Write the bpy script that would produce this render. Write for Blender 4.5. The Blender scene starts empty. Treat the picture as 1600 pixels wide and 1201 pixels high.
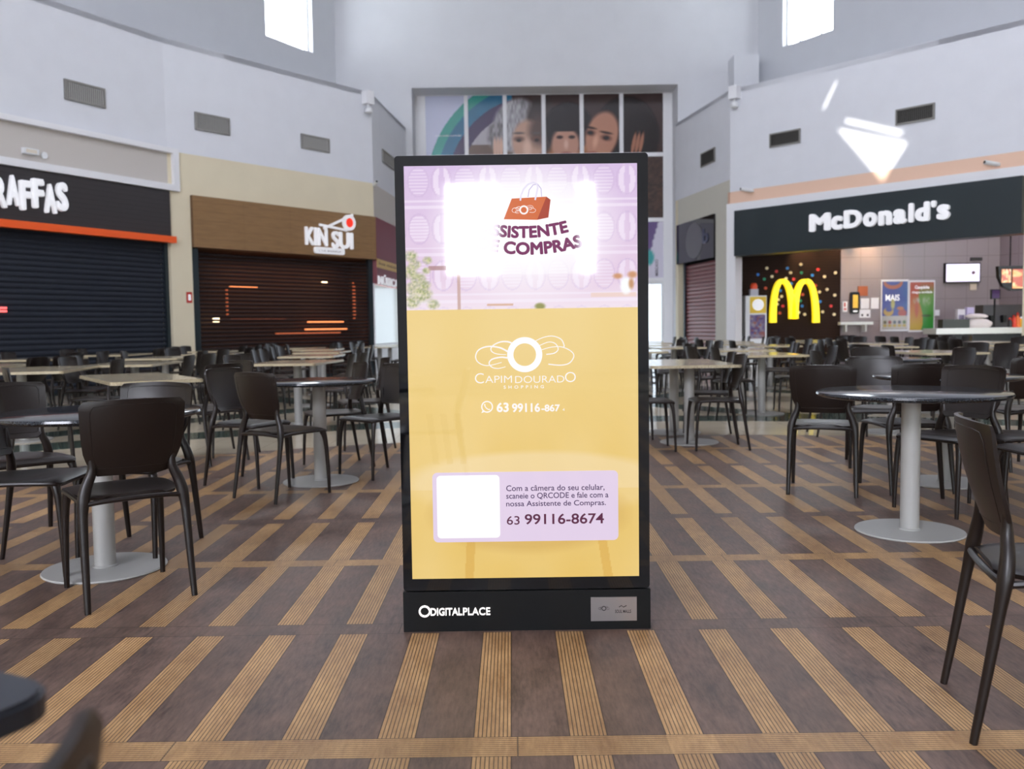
import bpy, bmesh, math, random
from mathutils import Vector, Matrix
random.seed(7)
R = math.radians
C = bpy.context.scene.collection
scene = bpy.context.scene
# ------------------------------------------------------------------ camera
FPX = 1400.0
H = 1.11
PITCH, ROLL = R(3.6), R(0.80)
cam_d = bpy.data.cameras.new('camera')
cam = bpy.data.objects.new('camera', cam_d); C.objects.link(cam)
cam_d.sensor_width = 36.0; cam_d.lens = FPX / 1600 * 36.0
cam_d.clip_end = 300; cam_d.clip_start = 0.03
CM = Matrix.Rotation(R(90) - PITCH, 4, 'X') @ Matrix.Rotation(-ROLL, 4, 'Z')
CM = Matrix.Translation((0, 0, H)) @ CM
cam.matrix_world = CM
cam_d.dof.use_dof = True; cam_d.dof.focus_distance = 3.3; cam_d.dof.aperture_fstop = 3.8
scene.camera = cam
# ------------------------------------------------------------------ world, exposure, sun
scene.view_settings.view_transform = 'Standard'
scene.view_settings.look = 'None'
scene.view_settings.gamma = 1.0
scene.view_settings.exposure = 0.0
scene.view_settings.use_curve_mapping = False
w = bpy.data.worlds.new('sky'); scene.world = w; w.use_nodes = True
w.node_tree.nodes['Background'].inputs[0].default_value = (0.86, 0.93, 1.0, 1)
w.node_tree.nodes['Background'].inputs[1].default_value = 24.0
scene.cycles.max_bounces = 8; scene.cycles.diffuse_bounces = 5
scene.cycles.transparent_max_bounces = 12
scene.cycles.use_denoising = True
scene.cycles.sample_clamp_indirect = 6.0
def lamp(name, kind, loc, target, power, color=(1, 1, 1), size=1.0, size_y=None, spread=None, blend=None, cone=None):
    d = bpy.data.lights.new(name, kind); o = bpy.data.objects.new(name, d); C.objects.link(o)
    o.location = loc
    v = Vector(target) - Vector(loc)
    o.rotation_euler = v.to_track_quat('-Z', 'Y').to_euler()
    d.energy = power; d.color = color
    if kind == 'AREA':
        d.shape = 'RECTANGLE'; d.size = size; d.size_y = size_y or size
        if spread: d.spread = spread
    if kind == 'SPOT':
        d.spot_size = cone; d.spot_blend = blend; d.shadow_soft_size = size
    return o
SUN_DIR = Vector((10.0, 14.5, -7.7)).normalized()
sun = lamp('sun', 'SUN', (0, 0, 40), tuple(Vector((0, 0, 40)) + SUN_DIR), 8.0, (1.0, 0.96, 0.9))
sun.data.angle = R(0.5)
# added area lamps for daylight fill; the skylights are assumed, unseen
lamp('roof_fill_front', 'AREA', (2.6, 13.0, 12.9), (2.6, 13.0, 0), 690, (0.84, 0.87, 1.0), 12, 9)
lamp('roof_fill_rear', 'AREA', (1.0, -3.0, 12.9), (1.0, -3.0, 0), 330, (0.84, 0.87, 1.0), 14, 10)
lamp('right_wall_fill', 'AREA', (-8.0, -12.5, 9.0), (11, 18, 5.5), 2700, (0.86, 0.88, 1.0), 9, 4)  # fill lamp added behind the camera to lift the right-hand walls

# ------------------------------------------------------------------ measuring helpers
CR = CM.to_3x3()
def ray(px, py):
    return CR @ Vector(((px - 800) / FPX, -(py - 600.5) / FPX, -1.0))
def floor_pt(px, py, z=0.0):
    d = ray(px, py); t = (z - H) / d.z
    return (d.x * t, d.y * t)
class Wall:
    """a vertical plane; local x runs along it to the viewer's right, local -y faces the hall"""
    def __init__(s, p0, p1):
        s.p0 = Vector(p0); s.p1 = Vector(p1); s.d = (s.p1 - s.p0); s.len = s.d.length; s.d.normalize()
        s.ang = math.atan2(s.d.y, s.d.x); s.n = Vector((-s.d.y, s.d.x))
    def at(s, px, py, off=0.0):
        d = ray(px, py); dd = Vector((d.x, d.y))
        o = s.p0 - s.n * off
        t = o.dot(s.n) / dd.dot(s.n)
        p = dd * t
        return (p - s.p0).dot(s.d), H + d.z * t
    def pt(s, a, out=0.0):
        v = s.p0 + s.d * a - s.n * out
        return (v.x, v.y)
# ------------------------------------------------------------------ mesh helpers
class MB:
    def __init__(s): s.v = []; s.f = []; s.sm = []
    def add(s, vs, fs, smooth=False):
        n = len(s.v); s.v += [tuple(v) for v in vs]
        for f in fs: s.f.append([i + n for i in f]); s.sm.append(smooth)
        return s
    def box(s, x0, x1, y0, y1, z0, z1):
        vs = [(x, y, z) for z in (z0, z1) for y in (y0, y1) for x in (x0, x1)]
        return s.add(vs, [(0, 2, 3, 1), (4, 5, 7, 6), (0, 1, 5, 4), (2, 6, 7, 3), (0, 4, 6, 2), (1, 3, 7, 5)])
    def prism(s, pts, y0, y1):
        """outline in (x, z), swept from y0 to y1"""
        n = len(pts)
        vs = [(p[0], y0, p[1]) for p in pts] + [(p[0], y1, p[1]) for p in pts]
        fs = [tuple(range(n)), tuple(range(2 * n - 1, n - 1, -1))]
        fs += [(i, i + n, (i + 1) % n + n, (i + 1) % n) for i in range(n)]
        return s.add(vs, fs)
    def plate(s, pts, z0, z1):
        """outline in (x, y), swept from z0 to z1"""
        n = len(pts)
        vs = [(p[0], p[1], z0) for p in pts] + [(p[0], p[1], z1) for p in pts]
        fs = [tuple(range(n - 1, -1, -1)), tuple(range(n, 2 * n))]
        fs += [(i, (i + 1) % n, (i + 1) % n + n, i + n) for i in range(n)]
        return s.add(vs, fs)
    def lathe(s, prof, n=40, c=(0, 0, 0), smooth=True):
        vs = []; fs = []
        for r, z in prof:
            for k in range(n):
                a = 2 * math.pi * k / n
                vs.append((c[0] + r * math.cos(a), c[1] + r * math.sin(a), c[2] + z))
        m = len(prof)
        for i in range(m - 1):
            for k in range(n):
                fs.append((i * n + k, i * n + (k + 1) % n, (i + 1) * n + (k + 1) % n, (i + 1) * n + k))
        s.add(vs, fs, smooth)
        b = len(s.v) - len(vs)
        if prof[0][0] > 1e-6: s.f.append([b + k for k in range(n - 1, -1, -1)]); s.sm.append(False)
        if prof[-1][0] > 1e-6: s.f.append([b + (m - 1) * n + k for k in range(n)]); s.sm.append(False)
        return s
    def tube(s, pts, rad, n=8, flat=1.0, up=(0, 0, 1)):
        pts = [Vector(p) for p in pts]; m = len(pts)
        if not hasattr(rad, '__len__'): rad = [rad] * m
        vs = []; fs = []
        for i, p in enumerate(pts):
            t = (pts[min(i + 1, m - 1)] - pts[max(i - 1, 0)]).normalized()
            u = Vector(up)
            if abs(t.dot(u)) > 0.95: u = Vector((0, 1, 0)) if up == (0, 0, 1) else Vector((0, 0.7, 0.7))
            a = t.cross(u).normalized(); b = a.cross(t).normalized()
            for k in range(n):
                q = 2 * math.pi * k / n
                vs.append(p + a * math.cos(q) * rad[i] + b * math.sin(q) * rad[i] * flat)
        for i in range(m - 1):
            for k in range(n):
                fs.append((i * n + k, i * n + (k + 1) % n, (i + 1) * n + (k + 1) % n, (i + 1) * n + k))
        fs.append(tuple(range(n - 1, -1, -1))); fs.append(tuple((m - 1) * n + k for k in range(n)))
        return s.add(vs, fs, True)
    def shell(s, fn, nu, nv, th):
        """a curved sheet with real thickness; fn(u, v) for u, v in 0..1"""
        P = [[Vector(fn(i / nu, j / nv)) for i in range(nu + 1)] for j in range(nv + 1)]
        def nrm(j, i):
            a = P[j][min(i + 1, nu)] - P[j][max(i - 1, 0)]; b = P[min(j + 1, nv)][i] - P[max(j - 1, 0)][i]
            c = a.cross(b)
            return c.normalized() if c.length > 1e-9 else Vector((0, 0, 1))
        W = nu + 1; vs = []
        for sgn in (-0.5, 0.5):
            for j in range(nv + 1):
                for i in range(nu + 1): vs.append(P[j][i] + nrm(j, i) * th * sgn)
        o = W * (nv + 1); fs = []
        for j in range(nv):
            for i in range(nu):
                a = j * W + i
                fs.append((a, a + W, a + W + 1, a + 1)); fs.append((a + o, a + 1 + o, a + W + 1 + o, a + W + o))
        rim = [i for i in range(W)] + [j * W + nu for j in range(1, nv + 1)] + [nv * W + i for i in range(nu - 1, -1, -1)] + [j * W for j in range(nv - 1, 0, -1)]
        for k in range(len(rim)):
            a, b = rim[k], rim[(k + 1) % len(rim)]
            fs.append((a, b, b + o, a + o))
        return s.add(vs, fs, True)
    def ribbon(s, pts, wd, y0, y1):
        """a flat stroke in the (x, z) plane"""
        n = len(pts)
        if not hasattr(wd, '__len__'): wd = [wd] * n
        L = []; Q = []
        for i in range(n):
            a = pts[max(i - 1, 0)]; b = pts[min(i + 1, n - 1)]
            t = Vector((b[0] - a[0], b[1] - a[1]))
            if t.length < 1e-9: t = Vector((1, 0))
            t.normalize(); nn = Vector((-t.y, t.x)) * wd[i] / 2
            L.append((pts[i][0] + nn.x, pts[i][1] + nn.y)); Q.append((pts[i][0] - nn.x, pts[i][1] - nn.y))
        for i in range(n - 1): s.prism([L[i], L[i + 1], Q[i + 1], Q[i]][::-1], y0, y1)
        return s
    def build(s, name, mat, parent=None, off=(0, 0, 0)):
        me = bpy.data.meshes.new(name)
        me.from_pydata([(v[0] - off[0], v[1] - off[1], v[2] - off[2]) for v in s.v], [], s.f)
        me.polygons.foreach_set('use_smooth', s.sm)
        me.update()
        bm = bmesh.new(); bm.from_mesh(me)
        bmesh.ops.recalc_face_normals(bm, faces=bm.faces); bm.to_mesh(me); bm.free()
        if any(s.sm):
            try: me.set_sharp_from_angle(angle=R(42))
            except Exception: pass
        me.materials.append(mat)
        o = bpy.data.objects.new(name, me); C.objects.link(o)
        if parent: o.parent = parent
        return o
def tag(o, label=None, cat=None, group=None, kind=None):
    if label: o['label'] = label
    if cat: o['category'] = cat
    if group: o['group'] = group
    if kind: o['kind'] = kind
    return o
def thing(name, label, cat, loc=(0, 0, 0), rz=0.0, group=None):
    o = bpy.data.objects.new(name, None); C.objects.link(o)
    o.location = loc; o.rotation_euler = (0, 0, rz); o.empty_display_size = 0.2
    return tag(o, label, cat, group)
def wthing(name, label, cat, wall, s0, z0, group=None, out=0.0):
    """a thing hung on a wall, its Empty at (s0, z0); children are built in wall coordinates with off=o_off"""
    x, y = wall.pt(s0, out)
    return thing(name, label, cat, (x, y, z0), wall.ang, group), (s0, -out, z0)
def wmesh(mb, name, mat, wall, s0, z0, label=None, cat=None, group=None, kind=None):
    o = mb.build(name, mat, None, (s0, 0, z0))
    x, y = wall.pt(s0); o.location = (x, y, z0); o.rotation_euler = (0, 0, wall.ang)
    return tag(o, label, cat, group, kind)
def rrect(x0, x1, z0, z1, r, n=6):
    p = []
    for cx, cz, a0 in ((x1 - r, z0 + r, -90), (x1 - r, z1 - r, 0), (x0 + r, z1 - r, 90), (x0 + r, z0 + r, 180)):
        for k in range(n + 1):
            a = R(a0 + 90 * k / n); p.append((cx + r * math.cos(a), cz + r * math.sin(a)))
    return p
def ring(cx, cz, ro, ri, y0, y1, mb, n=48):
    for k in range(n):
        a, b = 2 * math.pi * k / n, 2 * math.pi * (k + 1) / n
        mb.prism([(cx + ri * math.cos(a), cz + ri * math.sin(a)), (cx + ro * math.cos(a), cz + ro * math.sin(a)),
                  (cx + ro * math.cos(b), cz + ro * math.sin(b)), (cx + ri * math.cos(b), cz + ri * math.sin(b))], y0, y1)
def disc(cx, cz, r, y0, y1, mb, n=32, rz=None):
    mb.prism([(cx + r * math.cos(2 * math.pi * k / n), cz + (rz or r) * math.sin(2 * math.pi * k / n)) for k in range(n)], y0, y1)
def letters(s, bold=0.0, depth=0.0, spacing=1.0, shear=0.0, res=4):
    cu = bpy.data.curves.new('t', 'FONT'); fat = bold if bold > 0.02 else 0.0; bold = 0.0 if fat else bold
    cu.body = s; cu.size = 1.0; cu.offset = bold; cu.extrude = depth
    cu.space_character = spacing; cu.resolution_u = res; cu.shear = shear
    ob = bpy.data.objects.new('t', cu); C.objects.link(ob)
    bpy.context.view_layer.update()
    me = ob.evaluated_get(bpy.context.evaluated_depsgraph_get()).to_mesh()
    vs = [v.co.copy() for v in me.vertices]; fs = [tuple(p.vertices) for p in me.polygons]
    if fat:
        V0, F0 = vs, fs; vs, fs = [], []
        for k in range(12):
            a = 2 * math.pi * k / 12; n0 = len(vs)
            vs += [Vector((v.x + fat * math.cos(a), v.y + fat * math.sin(a), v.z + k * 0.02)) for v in V0]; fs += [tuple(i + n0 for i in f) for f in F0]
    bpy.data.objects.remove(ob); bpy.data.curves.remove(cu)
    return vs, fs
def text(mb, s, x0, x1, z0, z1, y0, th=0.004, bold=0.0, spacing=1.0, fit='box', top_z=None):
    """lettering standing th proud of the plane y0, fitted to the box; sloping when z0/z1 are pairs (left, right)"""
    vs, fs = letters(s, bold, 0.5, spacing)
    xa = min(v.x for v in vs); xb = max(v.x for v in vs); ya = min(v.y for v in vs); yb = max(v.y for v in vs)
    if not isinstance(z0, tuple): z0 = (z0, z0)
    if not isinstance(z1, tuple): z1 = (z1, z1)
    out = []
    for v in vs:
        u = (v.x - xa) / (xb - xa); q = (v.y - ya) / (yb - ya)
        lo = z0[0] + (z0[1] - z0[0]) * u; hi = z1[0] + (z1[1] - z1[0]) * u
        out.append((x0 + (x1 - x0) * u, y0 - th * (0.5 + v.z), lo + (hi - lo) * q))
    mb.add(out, fs); return mb
def arc_text(mb, s, x0, x1, zb, hgt, radius, y0, th, bold):
    """lettering along a smile-shaped arc"""
    vs, fs = letters(s, bold, 0.5)
    xa = min(v.x for v in vs); xb = max(v.x for v in vs); ya = min(v.y for v in vs); yb = max(v.y for v in vs)
    cx = (x0 + x1) / 2; out = []
    for v in vs:
        x = x0 + (x1 - x0) * (v.x - xa) / (xb - xa) - cx; h = hgt * (v.y - ya) / (yb - ya)
        a = x / radius; rr = radius - h
        out.append((cx + rr * math.sin(a), y0 - th * (0.5 + v.z), zb + radius - rr * math.cos(a)))
    mb.add(out, fs); return mb
# ------------------------------------------------------------------ materials
def lin(c):
    return tuple(((x / 255 / 12.92) if x / 255 <= 0.04045 else ((x / 255 + 0.055) / 1.055) ** 2.4) for x in c)
def mat(name, rgb, rough=0.5, metal=0.0, emit=None, es=0.0, spec=0.5, coat=0.0, noise=0.0, nscale=30.0, bump=0.0):
    m = bpy.data.materials.new(name); m.use_nodes = True; nt = m.node_tree; b = nt.nodes['Principled BSDF']
    c = lin(rgb)
    b.inputs['Base Color'].default_value = (*c, 1); b.inputs['Roughness'].default_value = rough
    b.inputs['Metallic'].default_value = metal; b.inputs['Specular IOR Level'].default_value = spec
    b.inputs['Coat Weight'].default_value = coat; b.inputs['Coat Roughness'].default_value = 0.03
    if emit:
        b.inputs['Emission Color'].default_value = (*lin(emit), 1); b.inputs['Emission Strength'].default_value = es
    if noise or bump:
        tc = nt.nodes.new('ShaderNodeTexCoord'); n = nt.nodes.new('ShaderNodeTexNoise'); n.inputs['Scale'].default_value = nscale
        n.inputs['Detail'].default_value = 4
        nt.links.new(tc.outputs['Object'], n.inputs['Vector'])
        if noise:
            r = nt.nodes.new('ShaderNodeValToRGB')
            r.color_ramp.elements[0].position = 0.3; r.color_ramp.elements[1].position = 0.7
            r.color_ramp.elements[0].color = (*[x * (1 - noise) for x in c], 1)
            r.color_ramp.elements[1].color = (*[min(1, x * (1 + noise)) for x in c], 1)
            nt.links.new(n.outputs['Fac'], r.inputs[0]); nt.links.new(r.outputs[0], b.inputs['Base Color'])
        if bump:
            bu = nt.nodes.new('ShaderNodeBump'); bu.inputs['Strength'].default_value = bump; bu.inputs['Distance'].default_value = 0.002
            nt.links.new(n.outputs['Fac'], bu.inputs['Height']); nt.links.new(bu.outputs[0], b.inputs['Normal'])
    return m
def art(name, emission=0.0, rough=0.4, spec=0.5, through=0.0):
    m = bpy.data.materials.new(name); m.use_nodes = True; nt = m.node_tree; b = nt.nodes['Principled BSDF']
    a = nt.nodes.new('ShaderNodeAttribute'); a.attribute_name = 'ink'
    b.inputs['Roughness'].default_value = rough; b.inputs['Specular IOR Level'].default_value = spec
    if emission:
        b.inputs['Base Color'].default_value = (0.01, 0.01, 0.01, 1)
        nt.links.new(a.outputs['Color'], b.inputs['Emission Color']); b.inputs['Emission Strength'].default_value = emission
    else:
        nt.links.new(a.outputs['Color'], b.inputs['Base Color'])
        if through: nt.links.new(a.outputs['Color'], b.inputs['Emission Color']); b.inputs['Emission Strength'].default_value = through
    return m
def print_sheet(x0, x1, z0, z1, y0, th, nx, nz, paint, mb=None):
    """a flat printed sheet: fine grid front whose vertices carry the ink, plus a thin body"""
    vs = []; fs = []; cols = []
    for j in range(nz + 1):
        for i in range(nx + 1):
            u, v = i / nx, j / nz
            vs.append((x0 + (x1 - x0) * u, y0 - th, z0 + (z1 - z0) * v)); cols.append(lin(paint(u, v)))
    for j in range(nz):
        for i in range(nx):
            a = j * (nx + 1) + i; fs.append((a, a + 1, a + nx + 2, a + nx + 1))
    b = len(vs)
    for x, z in ((x0, z0), (x1, z0), (x1, z1), (x0, z1)): vs.append((x, y0, z)); cols.append(cols[0])
    c = [0, nx, (nz + 1) * (nx + 1) - 1, nz * (nx + 1)]
    fs.append((b + 3, b + 2, b + 1, b))
    for k in range(4): fs.append((c[k], b + k, b + (k + 1) % 4, c[(k + 1) % 4]))
    return vs, fs, cols
def sheet_obj(name, m, data, parent=None, off=(0, 0, 0)):
    vs, fs, cols = data
    me = bpy.data.meshes.new(name); me.from_pydata([(v[0] - off[0], v[1] - off[1], v[2] - off[2]) for v in vs], [], fs)
    at = me.color_attributes.new('ink', 'FLOAT_COLOR', 'POINT')
    buf = []
    for c in cols: buf += [c[0], c[1], c[2], 1.0]
    at.data.foreach_set('color', buf); me.update(); me.materials.append(m)
    o = bpy.data.objects.new(name, me); C.objects.link(o)
    if parent: o.parent = parent
    return o
class NT:
    def __init__(s, m): s.m = m; s.t = m.node_tree
    def n(s, typ, **k):
        o = s.t.nodes.new(typ)
        for a, b in k.items(): setattr(o, a, b)
        return o
    def link(s, a, b): s.t.links.new(a, b)
    def m2(s, op, a, b=0.0, c=None):
        o = s.n('ShaderNodeMath', operation=op)
        for i, x in enumerate((a, b) if c is None else (a, b, c)):
            if isinstance(x, (int, float)): o.inputs[i].default_value = x
            else: s.link(x, o.inputs[i])
        return o.outputs[0]
    def mix(s, f, a, b):
        o = s.n('ShaderNodeMix', data_type='RGBA')
        if isinstance(f, (int, float)): o.inputs[0].default_value = f
        else: s.link(f, o.inputs[0])
        for i, x in ((6, a), (7, b)):
            if isinstance(x, tuple): o.inputs[i].default_value = (*x, 1)
            else: s.link(x, o.inputs[i])
        return o.outputs[2]
def floor_material():
    m = bpy.data.materials.new('deck_and_stone_floor'); m.use_nodes = True; g = NT(m); b = m.node_tree.nodes['Principled BSDF']
    pos = g.n('ShaderNodeNewGeometry').outputs['Position']
    sp = g.n('ShaderNodeSeparateXYZ'); g.link(pos, sp.inputs[0]); X, Y = sp.outputs[0], sp.outputs[1]
    def noise(scale, vec=(1, 1, 1), detail=4, rough=0.6):
        mp = g.n('ShaderNodeMapping'); g.link(pos, mp.inputs[0]); mp.inputs['Scale'].default_value = vec
        n = g.n('ShaderNodeTexNoise'); n.inputs['Scale'].default_value = scale; n.inputs['Detail'].default_value = detail
        n.inputs['Roughness'].default_value = rough
        g.link(mp.outputs[0], n.inputs['Vector']); return n.outputs['Fac']
    # deck rows
    rf = g.m2('DIVIDE', g.m2('SUBTRACT', Y, 2.262), 0.955)
    row = g.m2('FLOOR', rf); fy = g.m2('MULTIPLY', g.m2('FRACT', g.m2('ADD', rf, 20.0)), 0.955)
    even = g.m2('COMPARE', g.m2('PINGPONG', g.m2('ADD', row, 20.0), 1.0), 0.0, 0.1)
    inband = g.m2('LESS_THAN', fy, 0.112)
    xf = g.m2('MULTIPLY', g.m2('FRACT', g.m2('ADD', g.m2('DIVIDE', g.m2('SUBTRACT', X, 0.143), 0.262), 100.0)), 0.262)
    plank = g.m2('LESS_THAN', xf, 0.103)
    notb = g.m2('SUBTRACT', 1.0, inband)
    tanp = g.m2('MULTIPLY', plank, notb)
    tanb = g.m2('MULTIPLY', even, inband)
    isn = g.m2('ADD', tanp, tanb)
    gr1 = g.m2('LESS_THAN', g.m2('FRACT', g.m2('DIVIDE', xf, 0.01144)), 0.26)
    gr2 = g.m2('LESS_THAN', g.m2('FRACT', g.m2('DIVIDE', fy, 0.0112)), 0.26)
    groove = g.m2('ADD', g.m2('MULTIPLY', gr1, tanp), g.m2('MULTIPLY', gr2, tanb))
    # gaps
    gy = g.m2('ADD', g.m2('LESS_THAN', fy, 0.003), g.m2('COMPARE', fy, 0.112, 0.0018))
    gx = g.m2('MULTIPLY', notb, g.m2('ADD', g.m2('LESS_THAN', xf, 0.0025), g.m2('COMPARE', xf, 0.1035, 0.0018)))
    xb = g.m2('FRACT', g.m2('ADD', g.m2('DIVIDE', g.m2('ADD', X, g.m2('MULTIPLY', row, 0.43)), 0.93), 50.0))
    jb = g.m2('MULTIPLY', inband, g.m2('LESS_THAN', xb, 0.004))
    gap = g.m2('MINIMUM', g.m2('ADD', g.m2('ADD', gy, gx), jb), 1.0)
    cell = g.n('ShaderNodeTexWhiteNoise', noise_dimensions='2D')
    cv = g.n('ShaderNodeCombineXYZ'); g.link(g.m2('FLOOR', g.m2('DIVIDE', g.m2('SUBTRACT', X, 0.143), 0.131)), cv.inputs[0]); g.link(row, cv.inputs[1])
    g.link(cv.outputs[0], cell.inputs['Vector'])
    n1 = noise(7, (1, 0.45, 1), 6, 0.7); n2 = noise(60, (1.4, 0.22, 1), 5, 0.7); n3 = noise(2.2)
    ramp = g.n('ShaderNodeValToRGB'); ramp.color_ramp.elements[0].position = 0.36; ramp.color_ramp.elements[1].position = 0.64
    g.link(g.m2('ADD', g.m2('MULTIPLY', n1, 0.6), g.m2('MULTIPLY', n2, 0.4)), ramp.inputs[0])
    dark = g.mix(ramp.outputs[0], lin((54, 40, 36)), lin((124, 100, 89)))
    tan = g.mix(ramp.outputs[0], lin((150, 110, 68)), lin((205, 165, 115)))
    wood = g.mix(isn, dark, tan)
    wood = g.mix(g.m2('MULTIPLY', cell.outputs['Value'], 0.28), wood, lin((80, 60, 44)))
    wood = g.mix(g.m2('MULTIPLY', groove, 0.85), wood, lin((52, 37, 28)))
    wood = g.mix(g.m2('MULTIPLY', gap, 0.8), wood, lin((38, 28, 22)))
    # stone ring floor beyond
    dx = g.m2('SUBTRACT', X, 1.2); dy = g.m2('SUBTRACT', Y, 0.9)
    rad = g.m2('SQRT', g.m2('ADD', g.m2('MULTIPLY', dx, dx), g.m2('MULTIPLY', dy, dy)))
    tx = g.m2('LESS_THAN', g.m2('FRACT', g.m2('ADD', g.m2('DIVIDE', X, 0.6), 50.0)), 0.012)
    ty = g.m2('LESS_THAN', g.m2('FRACT', g.m2('ADD', g.m2('DIVIDE', Y, 0.6), 50.0)), 0.012)
    cream = g.mix(n3, lin((200, 186, 160)), lin((222, 210, 188)))
    cream = g.mix(g.m2('MULTIPLY', g.m2('MAXIMUM', tx, ty), 0.5), cream, lin((140, 128, 108)))
    green = g.mix(noise(25), lin((38, 56, 50)), lin((80, 100, 90)))
    rg = g.m2('COMPARE', rad, 9.85, 0.33)
    d1 = g.m2('FRACT', g.m2('ADD', g.m2('DIVIDE', g.m2('ADD', X, g.m2('MULTIPLY', Y, 0.8)), 4.2), 30.2))
    d2 = g.m2('FRACT', g.m2('ADD', g.m2('DIVIDE', g.m2('SUBTRACT', X, g.m2('MULTIPLY', Y, 0.8)), 4.2), 30.2))
    dg = g.m2('MAXIMUM', g.m2('LESS_THAN', d1, 0.17), g.m2('LESS_THAN', d2, 0.17))
    dg = g.m2('MULTIPLY', dg, g.m2('GREATER_THAN', rad, 10.1))
    stone = g.mix(g.m2('MAXIMUM', rg, dg), cream, green)
    isdeck = g.m2('LESS_THAN', rad, 8.2)
    g.link(g.mix(isdeck, stone, wood), b.inputs['Base Color'])
    rdeck = g.m2('ADD', 0.33, g.m2('MULTIPLY', n1, 0.3))
    ro = g.m2('ADD', g.m2('MULTIPLY', isdeck, rdeck), g.m2('MULTIPLY', g.m2('SUBTRACT', 1.0, isdeck), 0.12))
    g.link(ro, b.inputs['Roughness'])
    bu = g.n('ShaderNodeBump'); bu.inputs['Strength'].default_value = 0.5; bu.inputs['Distance'].default_value = 0.003
    hgt = g.m2('MULTIPLY', isdeck, g.m2('SUBTRACT', g.m2('MULTIPLY', n2, 0.35), g.m2('MAXIMUM', groove, gap)))
    g.link(hgt, bu.inputs['Height']); g.link(bu.outputs[0], b.inputs['Normal'])
    return m
def granite(name, c0, c1, rough):
    m = bpy.data.materials.new(name); m.use_nodes = True; g = NT(m); b = m.node_tree.nodes['Principled BSDF']
    tc = g.n('ShaderNodeTexCoord').outputs['Object']
    n = g.n('ShaderNodeTexNoise'); n.inputs['Scale'].default_value = 160; n.inputs['Detail'].default_value = 3; g.link(tc, n.inputs['Vector'])
    r = g.n('ShaderNodeValToRGB'); r.color_ramp.elements[0].position = 0.5; r.color_ramp.elements[1].position = 0.66
    r.color_ramp.elements[0].color = (*lin(c0), 1); r.color_ramp.elements[1].color = (*lin(c1), 1)
    g.link(n.outputs['Fac'], r.inputs[0]); g.link(r.outputs[0], b.inputs['Base Color']); b.inputs['Roughness'].default_value = rough
    return m
def striped(name, c0, c1, axis, pitch, duty, rough=0.5, noise=0.0, bumpy=0.0, seams=None):
    """boards or tiles drawn across one local axis"""
    m = bpy.data.materials.new(name); m.use_nodes = True; g = NT(m); b = m.node_tree.nodes['Principled BSDF']
    tc = g.n('ShaderNodeTexCoord').outputs['Object']; sp = g.n('ShaderNodeSeparateXYZ'); g.link(tc, sp.inputs[0])
    f = g.m2('LESS_THAN', g.m2('FRACT', g.m2('ADD', g.m2('DIVIDE', sp.outputs[axis], pitch), 40.0)), duty)
    if seams:
        f2 = g.m2('LESS_THAN', g.m2('FRACT', g.m2('ADD', g.m2('DIVIDE', sp.outputs[seams[0]], seams[1]), 40.0)), seams[2])
        f = g.m2('MAXIMUM', f, f2)
    n = g.n('ShaderNodeTexNoise'); n.inputs['Scale'].default_value = 3.0; n.inputs['Detail'].default_value = 5
    mp = g.n('ShaderNodeMapping'); mp.inputs['Scale'].default_value = (1, 1, 9); g.link(tc, mp.inputs[0]); g.link(mp.outputs[0], n.inputs['Vector'])
    c = lin(c0)
    base = g.mix(n.outputs['Fac'], tuple(x * (1 - noise) for x in c), tuple(min(1, x * (1 + noise)) for x in c))
    g.link(g.mix(f, base, lin(c1)), b.inputs['Base Color']); b.inputs['Roughness'].default_value = rough
    return m
def glass_mat(name, tint=(1, 1, 1), refl=0.08):
    m = bpy.data.materials.new(name); m.use_nodes = True; nt = m.node_tree; nt.nodes.clear()
    o = nt.nodes.new('ShaderNodeOutputMaterial'); mx = nt.nodes.new('ShaderNodeMixShader'); t = nt.nodes.new('ShaderNodeBsdfTransparent'); gl = nt.nodes.new('ShaderNodeBsdfGlossy')
    gl.inputs['Roughness'].default_value = 0.02; t.inputs[0].default_value = (*tint, 1); mx.inputs[0].default_value = refl
    nt.links.new(t.outputs[0], mx.inputs[1]); nt.links.new(gl.outputs[0], mx.inputs[2]); nt.links.new(mx.outputs[0], o.inputs[0])
    return m
m_floor = floor_material()
m_white = mat('white_plaster', (222, 224, 230), 0.7, noise=0.02, nscale=2)
m_upper = mat('upper_plaster', (205, 207, 212), 0.75, noise=0.02, nscale=1.5)
m_back = mat('back_plaster', (216, 217, 221), 0.75, noise=0.02, nscale=1.5)
m_cream = mat('cream_plaster', (222, 211, 184), 0.7, noise=0.02, nscale=2)
m_greige = mat('greige_plaster', (198, 192, 186), 0.7)
m_peach = mat('peach_plaster', (232, 196, 172), 0.7)
m_sand = mat('sand_plaster', (205, 202, 190), 0.7)
m_trim = mat('white_trim', (235, 235, 238), 0.5)
m_dkplank = striped('charcoal_boards', (44, 39, 41), (24, 21, 23), 2, 0.09, 0.08, 0.45, 0.15)
m_orange = mat('orange_paint', (242, 92, 26), 0.4)
m_shut = mat('navy_black_slats', (40, 44, 53), 0.6, 0.0, spec=0.2)
m_shut2 = mat('bronze_black_slats', (40, 31, 32), 0.6, 0.0, spec=0.2)
m_burg = mat('burgundy_slats', (112, 44, 40), 0.3, 0.2)
m_rail = mat('dark_steel_rail', (50, 60, 66), 0.4, 0.6)
m_letter = mat('white_acrylic_letters', (240, 240, 242), 0.3, emit=(240, 240, 245), es=0.3)
m_letter_side = m_letter
m_wood = striped('oak_board', (136, 103, 66), (98, 70, 42), 2, 0.19, 0.02, 0.5, 0.3, seams=(0, 1.25, 0.003))
m_green = mat('black_green_fascia', (36, 46, 50), 0.4)
m_black = mat('black_satin', (8, 9, 10), 0.42, spec=0.25)
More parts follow.
